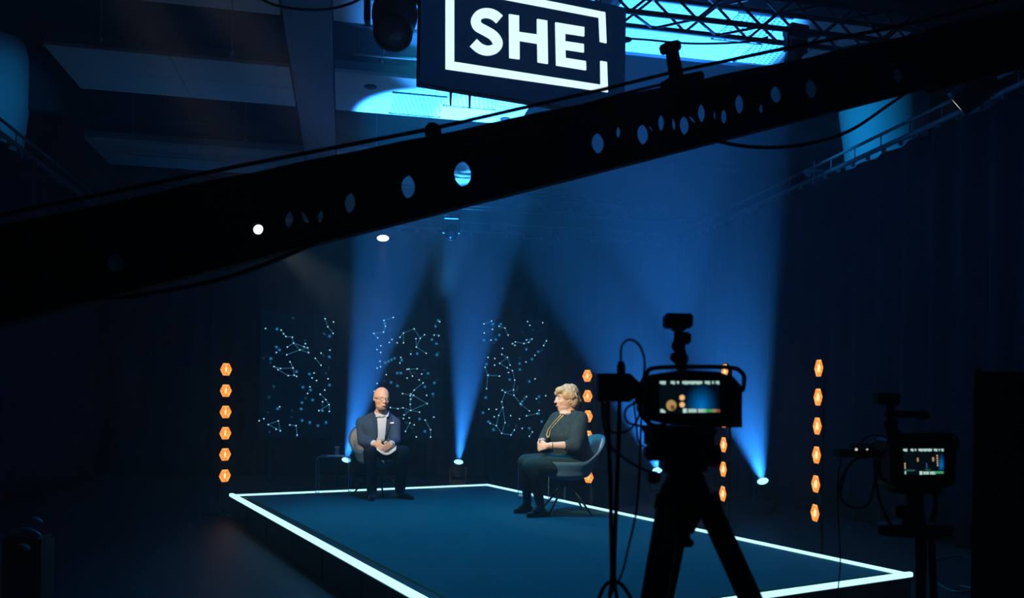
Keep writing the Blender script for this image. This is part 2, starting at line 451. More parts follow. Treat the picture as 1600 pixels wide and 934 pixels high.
# ------------------------------------------------------------------ chairs
def chair(name, label, c, face, twist, wf=1.0):
    """c on the platform, face = forward unit vector (xy)"""
    f = Vector((face[0], face[1], 0)).normalized(); r = Vector((-f.y, f.x, 0))   # r: to the sitter's left
    t = thing(name, label, 'chair', c, 'shell armchairs on the platform')
    N = 40
    def wall(k, s_, off):
        # k 0..1 around the U from front right over the back to front left ; s_ 0 pan edge .. 1 top
        a = -150 + 300 * k; ang = radians(a)
        back = (1 + cos(ang)) / 2            # 1 at back
        rad = .235 + .055 * s_ + .02 * back * s_ + off
        h = .42 + s_ * (.13 + .27 * max(0, (back - .45) / .55) ** 1.3)
        x = -cos(ang) * rad * (1.0 if cos(ang) > 0 else 1.18) - .09 * s_ * back
        y = sin(ang) * rad * 1.10 * wf
        if a < -110 or a > 110: pass
        return c + f * (x + .0) + r * y + ZV * h
    # outer shell: pan underside + wall, thick
    b = MB().m(M_CHAIR)
    def ring(s_, off, closed_front):
        return [wall(k / N, s_, off) for k in range(N + 1)]
    outer = []
    und = [c + (p - c - ZV * (p - c).z) * .45 + ZV * .345 for p in ring(0, 0, 0)]
    mid = [c + (p - c - ZV * (p - c).z) * .93 + ZV * .385 for p in ring(0, 0, 0)]
    rows = [und, mid, ring(0, .01, 0), ring(.33, .012, 0), ring(.66, .012, 0), ring(1, .012, 0), ring(1.0, -.012, 0), ring(.6, -.014, 0), ring(.05, -.018, 0)]
    bm = b.bm; rv = [[bm.verts.new(p) for p in row] for row in rows]
    for a_, c_ in zip(rv, rv[1:]):
        for i in range(N):
            bm.faces.new((a_[i], a_[i + 1], c_[i + 1], c_[i]))
    # close the two front ends of the wall
    for e in (0, N):
        bm.faces.new([rv[k][e] for k in range(2, 9)])
    bm.faces.new([v for v in rv[0]]); bm.faces.new((rv[0][0], rv[1][0], rv[1][N], rv[0][N])); bm.faces.new((rv[1][0], rv[2][0], rv[2][N], rv[1][N]))
    bm.faces.new([v for v in rv[2]][::1])
    for f_ in bm.faces: f_.smooth = True
    b.build('shell', t)
    b = MB().m(M_CHAIRIN)   # lining on the inside of the wall
    rows = [ring(1.0, -.0135, 0), ring(.66, -.016, 0), ring(.3, -.018, 0), ring(.02, -.020, 0)]
    rows2 = [[p + (c - p).normalized() * .008 for p in row] for row in rows]
    bm = b.bm; ra = [[bm.verts.new(p) for p in row] for row in rows2]
    for a_, c_ in zip(ra, ra[1:]):
        for i in range(N): bm.faces.new((a_[i], a_[i + 1], c_[i + 1], c_[i]))
    for f_ in bm.faces: f_.smooth = True
    o = b.build('backrest_lining', t, recalc=False); md = o.modifiers.new('t', 'SOLIDIFY'); md.thickness = .006; md.offset = 0
    b = MB().m(M_CHAIRIN); b.ell(c + ZV * .425 + f * .02, (.245, .265, .035), frame_mtx(f, r, ZV), 3); b.build('seat', t)
    b = MB().m(M_LEGS); b.tube([c + ZV * .27, c + ZV * .36], [.03, .05], 12); b.box(c + ZV * .355, (.18, .18, .012), frame_mtx(f, r, ZV)); b.build('hub', t)
    for k in range(4):
        an = twist + k * pi / 2
        foot = c + Vector((cos(an), sin(an), 0)) * .31 + ZV * .006
        b = MB().m(M_LEGS); b.tube([c + ZV * .32 + Vector((cos(an), sin(an), 0)) * .02, foot + ZV * .004], [.014, .009], 8); b.disc(foot, ZV, .016, 10, .012)
        b.build('leg', t)
    return t
def G(px, d): # on the platform carpet
    return S(px, d, HP + .001)
chM = G(591, 9.99); chW = G(884.5, 8.72)
chair('armchair', 'blue grey shell armchair under the man in the suit, beige inside', chM, (.60, -.80), radians(20), .98)
chair('armchair', 'blue grey shell armchair under the woman, its empty arm towards the camera', chW, (-.88, -.48), radians(-38))

# ------------------------------------------------------------------ people
def head(b, Cn, f, u, s=1.0, ears=True, nose=1.0):
    f = Vector(f).normalized(); u = (Vector(u) - f * f.dot(Vector(u))).normalized(); r = f.cross(u)
    Mx = frame_mtx(r, f, u)
    def q(x, y, z): return Cn + (r * x + f * y + u * z) * s
    def e(p, rad, sub=3): b.ell(q(*p), tuple(k * s for k in rad), Mx, sub)
    e((0, -.014, .018), (.080, .098, .091)); e((0, .010, -.03), (.069, .086, .088)); e((0, .026, -.078), (.054, .062, .050))
    e((0, .062, -.108), (.026, .024, .020), 2); e((0, .074, .018), (.052, .018, .012), 2)
    for sx in (-1, 1):
        e((sx * .034, .060, -.032), (.026, .026, .026), 2)
        if ears: e((sx * .079, -.008, -.012), (.009, .019, .032), 2)
        e((sx * .040, .015, -.082), (.022, .045, .026), 2)
    e((0, .098, -.012), (.010, .012, .030), 2); e((0, .106 + .004 * nose, -.034), (.015, .016, .013), 2)
    e((0, .088, -.072), (.026, .012, .009), 2)
    return q, Mx

def hand(b, wrist, knuck, side, curl, s=1.0):
    """palm from wrist to knuck; side = direction of the thumb; curl = direction the fingers bend to"""
    wrist, knuck = Vector(wrist), Vector(knuck)
    d = (knuck - wrist).normalized(); side = (side - d * d.dot(side)).normalized(); n = d.cross(side).normalized()
    curl = Vector(curl).normalized()
    mid = (wrist + knuck) / 2
    b.ell(mid, ((knuck - wrist).length * .62, .042 * s, .017 * s), frame_mtx(d, side, n), 2)
    for k, (o, L) in enumerate(((.030, .070), (.010, .078), (-.010, .073), (-.029, .058))):
        p = knuck - d * .012 + side * o * s
        q1 = p + (d * .75 + curl * .35).normalized() * L * .5 * s
        q2 = q1 + (d * .25 + curl * .8).normalized() * L * .45 * s
        b.limb([p, q1, q2], [.0105 * s, .0095 * s, .0085 * s])
    p = wrist + d * .03 + side * .03 * s
    q1 = p + (d * .6 + side * .7).normalized() * .035 * s; q2 = q1 + (d * .9 + curl * .3).normalized() * .03 * s
    b.limb([p, q1, q2], [.014 * s, .012 * s, .010 * s])

def torso(b, rows, f, seg=28, flat=1.0):
    """rows: (px, d, h, half width, half depth)"""
    f = Vector((f[0], f[1], 0)).normalized(); r = Vector((f.y, -f.x, 0))
    rings = []
    for px, d, h, rx, ry in rows:
        c = S(px, d, HP + h); ring = []
        for i in range(seg):
            a = 2 * pi * i / seg; ca, sa = cos(a), sin(a)
            ex = .85
            ring.append(c + r * rx * abs(ca) ** ex * (1 if ca > 0 else -1) + f * ry * abs(sa) ** ex * (1 if sa > 0 else -1))
        rings.append(ring)
    b.rings(rings)

def Q(px, d, h): return S(px, d, HP + h)

def patch(bvh, rows, off, thick, material, name, parent, n=6, hit=None):
    """cloth patch laid on a surface: rows of (left px, right px, y)"""
    b = MB().m(material); grid = []
    for l, r_, y in rows:
        row = []
        for i in range(n + 1):
            p, nn = cam_hit(bvh, l + (r_ - l) * i / n, y, hit or 9.7)
            vdir = (Vector((0, 0, CAMZ)) - p).normalized()
            row.append(b.bm.verts.new(p + vdir * off))
        grid.append(row)
    for a, c in zip(grid, grid[1:]):
        for i in range(n): f_ = b.bm.faces.new((a[i], a[i + 1], c[i + 1], c[i])); f_.smooth = True
    o = b.build(name, parent, recalc=False)
    md = o.modifiers.new('t', 'SOLIDIFY'); md.thickness = thick; md.offset = 0
    return o

# ---- the man
man = thing('person', 'bald man in navy suit and glasses seated on the left chair, holding papers', 'person', G(599, 9.9))
fm = Vector((.30, -.95, 0)).normalized()
hf = Vector((.44, -.89, -.10)); HC = Q(596.5, 9.74, 1.165)
b = MB().m(M_SKIN)
qm, _ = head(b, HC, hf, (0.03, 0, 1), 1.13)
b.limb([Q(595, 9.86, .93), Q(595.5, 9.80, 1.03), HC - ZV * .02], [.075, .062, .055])
rowsM = [(596, 9.85, .985, .075, .065), (593.5, 9.86, .945, .125, .085), (592, 9.86, .90, .175, .105), (591.5, 9.86, .86, .205, .12), (591.5, 9.86, .80, .205, .125), (592, 9.89, .69, .195, .135), (594, 9.94, .58, .195, .14), (596, 9.98, .49, .19, .15)]
torso(b, [(p, d, h, rx * .85, ry * .82) for p, d, h, rx, ry in rowsM], fm)
shL, elL, wrL = Q(565.5, 9.87, .862), Q(566.5, 9.80, .645), Q(586, 9.56, .635)
shR, elR, wrR = Q(616.5, 9.84, .862), Q(618.5, 9.76, .650), Q(611, 9.52, .635)
for sh, el, wr in ((shL, elL, wrL), (shR, elR, wrR)):
    b.limb([sh, el, wr], [.05, .042, .030])
knL, anL = Q(577.5, 9.50, .545), Q(581, 9.56, .09)
knR, anR = Q(631, 9.54, .550), Q(625, 9.62, .09)
hpL, hpR = Q(587, 9.98, .50), Q(610, 9.98, .50)
for hp_, kn, an in ((hpL, knL, anL), (hpR, knR, anR)):
    b.limb([hp_, kn, an], [.075, .055, .038])
b.limb([anL, Q(581, 9.48, .035)], [.035, .03]); b.limb([anR, Q(626, 9.63, .035)], [.030, .022])
hand(b, wrL, Q(593, 9.50, .615), Vector((0, .3, 1)), Vector((.8, -.2, -.6)))
hand(b, wrR, Q(605, 9.47, .610), Vector((0, .3, 1)), Vector((-.8, -.2, -.6)))
o = b.build('body', man); remesh(o, .0075, 3)
# trousers
b = MB().m(M_TROUS)
torso(b, [(597, 9.99, .60, .16, .12), (597, 9.99, .52, .175, .15), (598, 10.0, .46, .17, .14)], fm)
b.limb([hpL, hpL.lerp(knL, .5), knL, knL.lerp(anL, .45), anL + ZV * .02], [.105, .092, .076, .070, .062])
b.limb([hpR, hpR.lerp(knR, .5), knR, knR.lerp(anR, .45), anR + ZV * .02], [.105, .092, .076, .070, .062])
b.ell(Q(599, 9.8, .50), (.13, .14, .07))
b2 = MB().m(M_TIGHTS); b2.limb([anL + ZV * .08, anL, Q(581, 9.50, .05)], [.048, .046, .042]); b2.limb([anR + ZV * .08, anR, Q(625.5, 9.64, .05)], [.048, .044, .030])
o = b2.build('socks', man)
o = b.build('trousers', man); remesh(o, .012, 5)
# jacket
b = MB().m(M_JACKET)
torso(b, rowsM, fm)
b.limb([shL, shL.lerp(elL, .5), elL, elL.lerp(wrL, .5), wrL.lerp(elL, .12)], [.078, .068, .062, .054, .044])
b.limb([shR, shR.lerp(elR, .5), elR, elR.lerp(wrR, .5), wrR.lerp(elR, .12)], [.078, .068, .062, .054, .044])
b.limb([shL + Vector((.0, 0, .01)), Q(590, 9.86, .955), Q(603, 9.86, .955), shR + Vector((0, 0, .01))], [.065, .060, .060, .065])
b.ell(Q(578, 9.80, .60), (.09, .10, .09)); b.ell(Q(614, 9.80, .60), (.08, .10, .09))
jk = b.build('jacket', man); remesh(jk, .011, 4)
bj = bvh_of([jk])
patch(bj, [(586.5, 605.5, 648), (588.5, 604.5, 655), (589.8, 603.5, 664), (590, 602.5, 674), (589.5, 601.5, 684), (588.5, 600.5, 692)], .012, .008, M_SHIRT, 'shirt', man, 8)
patch(bj, [(583, 586.5, 644.5), (581, 589, 652), (583.5, 590, 663), (587.5, 590.5, 676), (588.5, 590, 684)], .016, .007, M_LAPEL, 'lapel', man, 4)
patch(bj, [(605.5, 609, 646), (604.5, 612, 653), (603.5, 610, 663), (602.5, 606, 676), (601.5, 603, 684)], .016, .007, M_LAPEL, 'lapel', man, 4)
patch(bj, [(607.3, 615.5, 659.5), (607.0, 615.5, 660.5), (607.3, 615.3, 661.8)], .016, .005, M_WHITE, 'pocket_square', man, 4)
for cpts in (((585.5, 641.5), (589.5, 648), (594, 650.5), (587.5, 651.5)), ((601.5, 650), (606, 646), (608, 641), (606.5, 651))):
    b = MB().m(M_SHIRT)
    pp = [cam_hit(bj, x, y + 2, 9.72)[0] for x, y in cpts]
    dd = min(p.y for p in pp)
    b.prism([P(x, y, 9.725) for x, y in cpts], Vector((0, .02, 0))); b.build('collar', man)
b = MB().m(M_SHIRT)
for t_ in (0,): b.tube([Q(595.5, 9.83, .965), Q(595.5, 9.81, 1.0)], [.083, .077], 20)
b.build('collar_band', man)
for wr, el in ((wrL, elL), (wrR, elR)):
    b = MB().m(M_SHIRT); b.tube([wr.lerp(el, .02), wr.lerp(el, .14)], [.039, .042], 14); b.build('cuff', man)
for an, toe, hl in ((anL, Q(581, 9.40, .03), Q(581, 9.62, .03)), (anR, Q(643, 9.56, .03), Q(624, 9.66, .03))):
    b = MB().m(M_SHOE)
    b.limb([hl + ZV * .01, hl.lerp(toe, .45) + ZV * .01, toe], [.040, .042, .032]); b.limb([an - ZV * .01, hl.lerp(toe, .3) + ZV * .02], [.045, .045])
    dv = (toe - hl); M = frame_mtx(dv.normalized(), ZV.cross(dv.normalized()), ZV)
    b.box((toe + hl) / 2 - ZV * .022, (dv.length + .06, .075, .014), M, .005)
    o = b.build('shoe', man); remesh(o, .009, 3)
# glasses, eyes, mouth
b = MB().m(mat('thin_glasses_metal', (.05, .04, .035), .35, .6, .05, 10))
for sx in (-1, 1):
    pts = [qm(sx * .036 + .029 * cos(a), .098, .000 + .017 * sin(a)) for a in [2 * pi * k / 14 for k in range(15)]]
    b.tube(pts, .0020, 6)
    b.tube([qm(sx * .065, .097, .004), qm(sx * .083, .03, .002), qm(sx * .084, -.02, -.002)], .0028, 6)
b.tube([qm(-.008, .100, .003), qm(.008, .100, .003)], .0028, 6); b.build('glasses', man)
def eyes(q, par):
    for sx in (-1, 1):
        b = MB().m(M_WHITE); b.ell(q(sx * .034, .076, .0), .0125)
        b.m(M_DARKEYE); b.ell(q(sx * .036, .0850, .0), .0060); b.build('eye', par)
eyes(qm, man)
b = MB().m(M_LIP); b.limb([qm(-.024, .092, -.071), qm(0, .104, -.072), qm(.024, .092, -.071)], [.003, .006, .003]); b.build('lips', man)
b = MB().m(mat('short_grey_stubble', (.22, .14, .10), .9, 0, .3, 60)); b.ell(qm(0, .036, -.108), (.058, .062, .036), None, 3); b.build('beard', man)
# papers in his hands
b = MB().m(M_WHITE); rows = []
for j in range(9):
    s_ = j / 8
    px = 588.5 + 30 * s_; h = .585 - .030 * sin(pi * s_)
    rows.append((Q(px, 9.44, h - .006 - .03 * sin(pi * s_)), Q(px + 1, 9.62, h + .045)))
bm = b.bm; va = [bm.verts.new(p) for p, _ in rows]; vb = [bm.verts.new(p) for _, p in rows]
for j in range(8): f_ = bm.faces.new((va[j], va[j + 1], vb[j + 1], vb[j])); f_.smooth = True
o = b.build('paper_sheets', base=Q(603, 9.5, .55), recalc=False); md = o.modifiers.new('t', 'SOLIDIFY'); md.thickness = .004
tag(o, 'curled white paper sheets held in the lap of the man in the suit', 'papers')

# ---- the woman
wom = thing('person', 'woman with short blonde hair and dark green dress seated on the right chair', 'person', G(897, 8.75))
fw = Vector((-.80, -.60, 0)).normalized()
wf = Vector((-.96, -.28, -.03)); WC = Q(884.5, 8.74, 1.195)
rowsW = [(889.5, 8.76, 1.055, .085, .07), (889, 8.76, 1.02, .15, .095), (888.5, 8.76, .97, .195, .125), (888.5, 8.75, .89, .205, .15), (889, 8.74, .80, .215, .172), (892, 8.75, .70, .215, .17), (897, 8.77, .60, .235, .185), (902, 8.79, .50, .24, .20), (903, 8.79, .45, .21, .18)]
b = MB().m(M_SKIN2)
qw, WM = head(b, WC, wf, (0.02, 0, 1), 1.09)
b.limb([Q(891, 8.76, 1.00), Q(888.5, 8.75, 1.09), WC - ZV * .02], [.085, .062, .055])
b.ell(Q(886, 8.72, 1.040), (.085, .085, .035))
torso(b, [(p, d, h, rx * .84, ry * .84) for p, d, h, rx, ry in rowsW], fw)
nS, nE, nW = Q(907, 8.60, .985), Q(900, 8.48, .715), Q(857, 8.41, .715)
oS, oE, oW = Q(870, 8.92, .975), Q(850, 8.90, .74), Q(844, 8.60, .725)
b.limb([nS, nE, nE.lerp(nW, .5), nW], [.05, .050, .044, .032]); b.limb([oS, oE, oW], [.05, .046, .033])
nH, nK, nA = Q(906, 8.66, .50), Q(832, 8.42, .505), Q(845, 8.37, .10)
oH, oK, oA = Q(896, 8.92, .50), Q(821, 8.63, .525), Q(824, 8.62, .10)
b.limb([nH, nK, nA], [.09, .06, .035]); b.limb([oH, oK, oA], [.09, .06, .035])
b.limb([nA, Q(834, 8.34, .035)], [.034, .028]); b.limb([oA, Q(813, 8.60, .035)], [.034, .028])
hand(b, nW, Q(846, 8.43, .700), Vector((0, .2, 1)), Vector((-.3, .7, -.5)), .95)
hand(b, oW, Q(842, 8.50, .710), Vector((0, .2, 1)), Vector((.2, -.8, -.5)), .95)
o = b.build('body', wom); remesh(o, .0075, 3)
b = MB().m(M_DRESS)
torso(b, rowsW, fw)
b.limb([nS, nS.lerp(nE, .5), nE, nE.lerp(nW, .30)], [.085, .092, .080, .062]); b.limb([oS, oS.lerp(oE, .5), oE, oE.lerp(oW, .25)], [.080, .082, .068, .056])
b.limb([nS, Q(893, 8.72, 1.02)], [.08, .06]); b.limb([oS, Q(882, 8.80, 1.01)], [.078, .06])
dr = b.build('dress_top', wom); remesh(dr, .012, 5)
b = MB().m(M_SKIRT)
b.limb([nH, nH.lerp(nK, .5), nK], [.118, .108, .088]); b.limb([oH, oH.lerp(oK, .5), oK], [.125, .112, .088])
b.limb([Q(900, 8.78, .50), Q(862, 8.62, .50), Q(829, 8.53, .505)], [.14, .115, .085])
b.limb([nK, nK.lerp(nA, .22)], [.086, .074]); b.limb([oK, oK.lerp(oA, .15)], [.084, .070])
sk = b.build('skirt', wom); remesh(sk, .012, 5)
b = MB().m(M_TIGHTS)
b.limb([nK.lerp(nA, .05), nK.lerp(nA, .35), nK.lerp(nA, .7), nA, ], [.070, .066, .052, .044]); b.limb([oK.lerp(oA, .05), oK.lerp(oA, .35), oK.lerp(oA, .7), oA], [.068, .064, .050, .044])
b.limb([nA, Q(836, 8.34, .05)], [.044, .040]); b.limb([oA, Q(815, 8.60, .05)], [.044, .040])
o = b.build('tights', wom); remesh(o, .010, 3)
for an, toe, hl in ((nA, Q(826.5, 8.31, .028), Q(852, 8.38, .035)), (oA, Q(806, 8.585, .028), Q(829, 8.64, .035))):
    b = MB().m(M_SHOE)
    b.limb([hl, hl.lerp(toe, .5), toe], [.036, .036, .028]); b.limb([an - ZV * .01, hl.lerp(toe, .2) + ZV * .02], [.046, .042])
    dv = (toe - hl); M = frame_mtx(dv.normalized(), ZV.cross(dv.normalized()), ZV)
    b.box((toe + hl) / 2 - ZV * .022, (dv.length + .05, .07, .014), M, .005)
    o = b.build('shoe', wom); remesh(o, .009, 3)
# hair: swept short cut
b = MB().m(M_HAIR); s_ = 1.09
for (x, y, z, rx, ry, rz) in ((0, -.030, .045, .096, .108, .092), (0, -.062, -.010, .092, .080, .095), (0, -.075, -.060, .075, .055, .060), (0, .052, .078, .074, .052, .038),
                              (.060, -.015, .035, .040, .075, .062), (-.060, -.015, .035, .040, .075, .062), (0, .080, .064, .050, .022, .018), (.062, -.055, -.030, .034, .052, .060), (-.062, -.055, -.030, .034, .052, .060),
                              (.035, .088, .050, .030, .018, .022), (0, -.11, .02, .06, .03, .06)):
    b.ell(qw(x, y, z), (rx * s_, ry * s_, rz * s_), WM, 3)
rnd = random.Random(5)
for k in range(70):
    th = rnd.uniform(0, 2 * pi); el = rnd.uniform(-.5, 1.35)
    x, y, z = cos(th) * cos(el), sin(th) * cos(el), sin(el)
    if y > .45 and z < .45: continue
    p0 = qw(x * .092, -.032 + y * .112, .028 + z * .105)
    b.limb([p0, p0 + (WM @ Vector((x * .3, -.5 + .2 * y, -.75))).normalized() * .035 * s_], [.016, .007])
hr = b.build('hair', wom); remesh(hr, .0065, 2)
eyes(qw, wom)
b = MB().m(M_LIP); b.limb([qw(-.022, .090, -.071), qw(0, .102, -.072), qw(.022, .090, -.071)], [.003, .006, .003]); b.build('lips', wom)
b = MB().m(mat('dark_blond_brow', (.28, .18, .10), .8, 0, .2, 30))
for sx in (-1, 1): b.limb([qw(sx * .018, .095, .024), qw(sx * .040, .090, .029), qw(sx * .056, .078, .024)], [.003, .004, .002])
b.build('eyebrows', wom)
# necklace: two strands lying on the dress
bd = bvh_of([dr])
b = MB().m(M_GOLD)
path = spline([(882, 641.5, 0), (874.5, 650, 0), (866, 659, 0), (858, 669, 0), (854.5, 678, 0), (855.5, 683, 0), (858, 681, 0), (860, 672, 0), (868, 662, 0), (876, 653, 0), (884, 645, 0)], 8)
pts = []
for q_ in path:
    h, nn = cam_hit(bd, q_.x, q_.y, 8.62); vd = (Vector((0, 0, CAMZ)) - h).normalized(); pts.append(h + vd * .010)
b.tube(pts, .0052, 6)
for k, p in enumerate(pts):
    if k % 2 == 0: b.ell(p, .0075, None, 1)
b.build('necklace', wom)
b = MB().m(M_GOLD); b.ell(qw(-.086, -.010, -.045), .009); b.build('earring', wom)
b = MB().m(M_GOLD); b.tube([nW.lerp(nE, .06), nW.lerp(nE, .12)], .037, 14); b.build('bracelet', wom)

# ------------------------------------------------------------------ acrylic side tables, glass, card
def side_table(c, ax, ay, w, dp, h, label):
    t = thing('side_table', label, 'side table', c, 'clear waterfall side tables')
    ax = Vector((ax[0], ax[1], 0)).normalized(); ay = Vector((-ax.y, ax.x, 0))
    th = .012; b = MB().m(G_ACRYL)
    prof = []; rr = .05
    outer = [(-w / 2, 0), (-w / 2, h - rr)] + [(-w / 2 + rr - rr * cos(a), h - rr + rr * sin(a)) for a in (pi / 8, pi / 4, 3 * pi / 8)] + [(-w / 2 + rr, h)]
    outer += [(-x, z_) for x, z_ in reversed(outer)]
    inner = [(-w / 2 + th, 0), (-w / 2 + th, h - rr)] + [(-w / 2 + rr - (rr - th) * cos(a), h - rr + (rr - th) * sin(a)) for a in (pi / 8, pi / 4, 3 * pi / 8)] + [(-w / 2 + rr, h - th)]
    inner += [(-x, z_) for x, z_ in reversed(inner)]
    loop = outer + inner[::-1]
    b.prism([c + ax * x + ZV * z_ - ay * dp / 2 for x, z_ in loop], ay * dp)
    b.build('acrylic_sheet', t)
    # polished edges catch the light
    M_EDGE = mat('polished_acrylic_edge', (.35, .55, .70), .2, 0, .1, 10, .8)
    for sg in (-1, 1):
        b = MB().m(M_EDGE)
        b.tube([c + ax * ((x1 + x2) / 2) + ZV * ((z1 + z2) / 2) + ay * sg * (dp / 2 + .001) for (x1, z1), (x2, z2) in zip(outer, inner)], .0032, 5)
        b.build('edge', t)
    return t
tA = S(521, 9.86, HP); side_table(tA, (.995, .10), None, .385, .28, .47, 'clear acrylic side table left of the man, carrying the water glass')
tB = S(846, 9.70, HP); side_table(tB, (.80, -.60), None, .44, .34, .46, 'clear acrylic side table behind the legs of the woman')
gz = HP + .47
gp = S(526.5, 9.86, gz + .003)
t = thing('water_glass', 'small tumbler of water standing on the acrylic table beside the man', 'glass', gp)
b = MB().m(G_GLASS); ro, ri, hh = .032, .028, .10
rings = []
for r_, z_ in ((.001, 0), (ro * .85, 0), (ro, hh), (ri, hh), (ri * .85, .010), (.001, .010)):
    rings.append([gp + Vector((cos(2 * pi * i / 20) * r_, sin(2 * pi * i / 20) * r_, z_)) for i in range(20)])
b.rings(rings, caps=False); b.build('tumbler', t)
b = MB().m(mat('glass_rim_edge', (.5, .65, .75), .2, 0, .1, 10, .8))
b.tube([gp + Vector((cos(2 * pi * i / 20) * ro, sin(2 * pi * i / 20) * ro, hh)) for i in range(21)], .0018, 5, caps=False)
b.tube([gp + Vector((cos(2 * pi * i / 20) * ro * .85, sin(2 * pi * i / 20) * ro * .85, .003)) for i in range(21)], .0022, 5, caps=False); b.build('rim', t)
b = MB().m(M_WHITE); b.box(S(525, 9.80, gz + .0035), (.19, .09, .004), Matrix.Rotation(radians(4), 4, 'Z'))
tag(b.build('cue_card', base=S(525, 9.80, gz)), 'pale cue card lying on the acrylic table under the water glass', 'card')

# ------------------------------------------------------------------ display screens
NET = {
 0: dict(lines=[[(245,410),(318,383),(283,345),(248,367)],[(318,383),(362,371),(367,398),(318,383)],[(283,345),(362,371)],[(276,312),(283,345)],[(213,272),(227,292),(240,308),(276,312)],[(173,476),(210,487),(280,484),(287,525),(253,527),(196,494),(173,476)],[(287,525),(300,531)],[(263,450),(280,484)],[(141,802),(197,781),(209,837),(141,802)],[(262,804),(297,808),(303,861)],[(425,724),(482,690),(464,662),(432,632)],[(482,690),(484,728)],[(405,430),(437,469)],[(460,208),(475,253),(505,290)]],
   dots=[(126,263),(460,208),(507,226),(475,253),(487,384),(398,513),(387,540),(412,555),(477,545),(375,590),(362,627),(458,608),(205,702),(90,780),(116,769),(187,397),(349,348),(342,365),(437,401),(185,828),(446,674)],
   big=[(190,266),(485,306),(372,518),(485,580),(336,592),(378,608),(390,664),(330,679),(326,714),(445,724),(194,713),(331,779),(374,790),(420,808),(465,790),(187,367),(204,383),(155,432),(300,505),(484,422)]),
 1: dict(lines=[[(733,291),(788,283),(799,250),(790,218),(843,201)],[(755,315),(733,291)],[(880,312),(900,288),(960,265),(994,318),(1018,298)],[(900,288),(900,343)],[(994,318),(972,367),(1027,402)],[(970,320),(972,367)],[(920,492),(977,489)],[(930,490),(950,530)],[(1010,568),(960,608),(938,640),(938,688)],[(895,628),(957,638),(940,660)],[(938,688),(941,722),(1033,684)],[(941,722),(903,748)],[(826,706),(868,713),(897,708),(941,722)],[(1033,684),(941,630)],[(941,722),(990,732)],[(936,793),(911,840)],[(1022,777),(1052,831),(1052,872)]],
   dots=[(1103,225),(1072,300),(1098,303),(820,341),(835,324),(865,343),(773,360),(751,381),(772,397),(941,406),(1027,402),(768,447),(752,485),(771,477),(885,425),(880,456),(803,522),(920,541),(1002,518),(752,571),(988,551),(1030,638),(932,764),(900,768),(1070,760),(972,871),(735,615),(960,803)],
   big=[(795,235),(1095,218),(1080,250),(1060,325),(1085,348),(977,403),(1088,410),(798,455),(815,447),(832,438),(850,430),(890,440),(865,513),(885,513),(1038,515),(830,565),(866,585),(1073,568),(1020,590),(1065,630),(1020,840),(990,770)]),
 2: dict(lines=[[(505,348),(522,338),(570,347),(597,340),(615,322),(584,327)],[(519,357),(505,348)],[(445,408),(477,425),(434,458),(475,483),(505,500)],[(477,425),(492,468)],[(505,500),(518,552),(511,607),(514,638),(464,621),(511,607)],[(448,609),(464,621),(445,674),(451,706),(428,750),(415,808),(445,851),(497,860),(516,832)],[(451,706),(464,791),(445,851)],[(380,795),(415,808)],[(514,638),(550,685),(600,725)],[(550,685),(584,645)],[(584,753),(643,740),(655,722)],[(600,867),(617,843)],[(352,480),(367,525),(432,530)],[(367,525),(360,600)],[(430,250),(463,260),(481,300)],[(345,237),(388,221)],[(680,358),(696,332)]],
   dots=[(590,224),(603,245),(675,230),(393,267),(347,288),(385,328),(450,374),(368,425),(406,431),(405,468),(632,413),(581,451),(483,510),(632,545),(640,657),(373,715),(415,716),(403,758),(495,752),(545,770),(560,823),(692,640)],
   big=[(395,238),(440,238),(345,328),(412,325),(432,300),(360,462),(583,380),(650,393),(615,435),(545,460),(547,493),(490,550),(370,525),(600,560),(655,645),(355,650),(340,735),(370,785),(398,830),(600,823),(652,740),(670,785),(555,690),(560,672)]),
}
nS_ = -SY
p0s = R(0, 14.05, 0)
def scr_pt(px, py, off=0.0): return on_plane(px, py, p0s, nS_) + nS_ * off
def lamp_stand(p): pass
scr_lbl = ('dark portrait video screen left of the man, showing glowing linked dots', 'dark portrait video screen behind the head of the man, showing linked dots', 'dark portrait video screen in the middle, left of the woman')
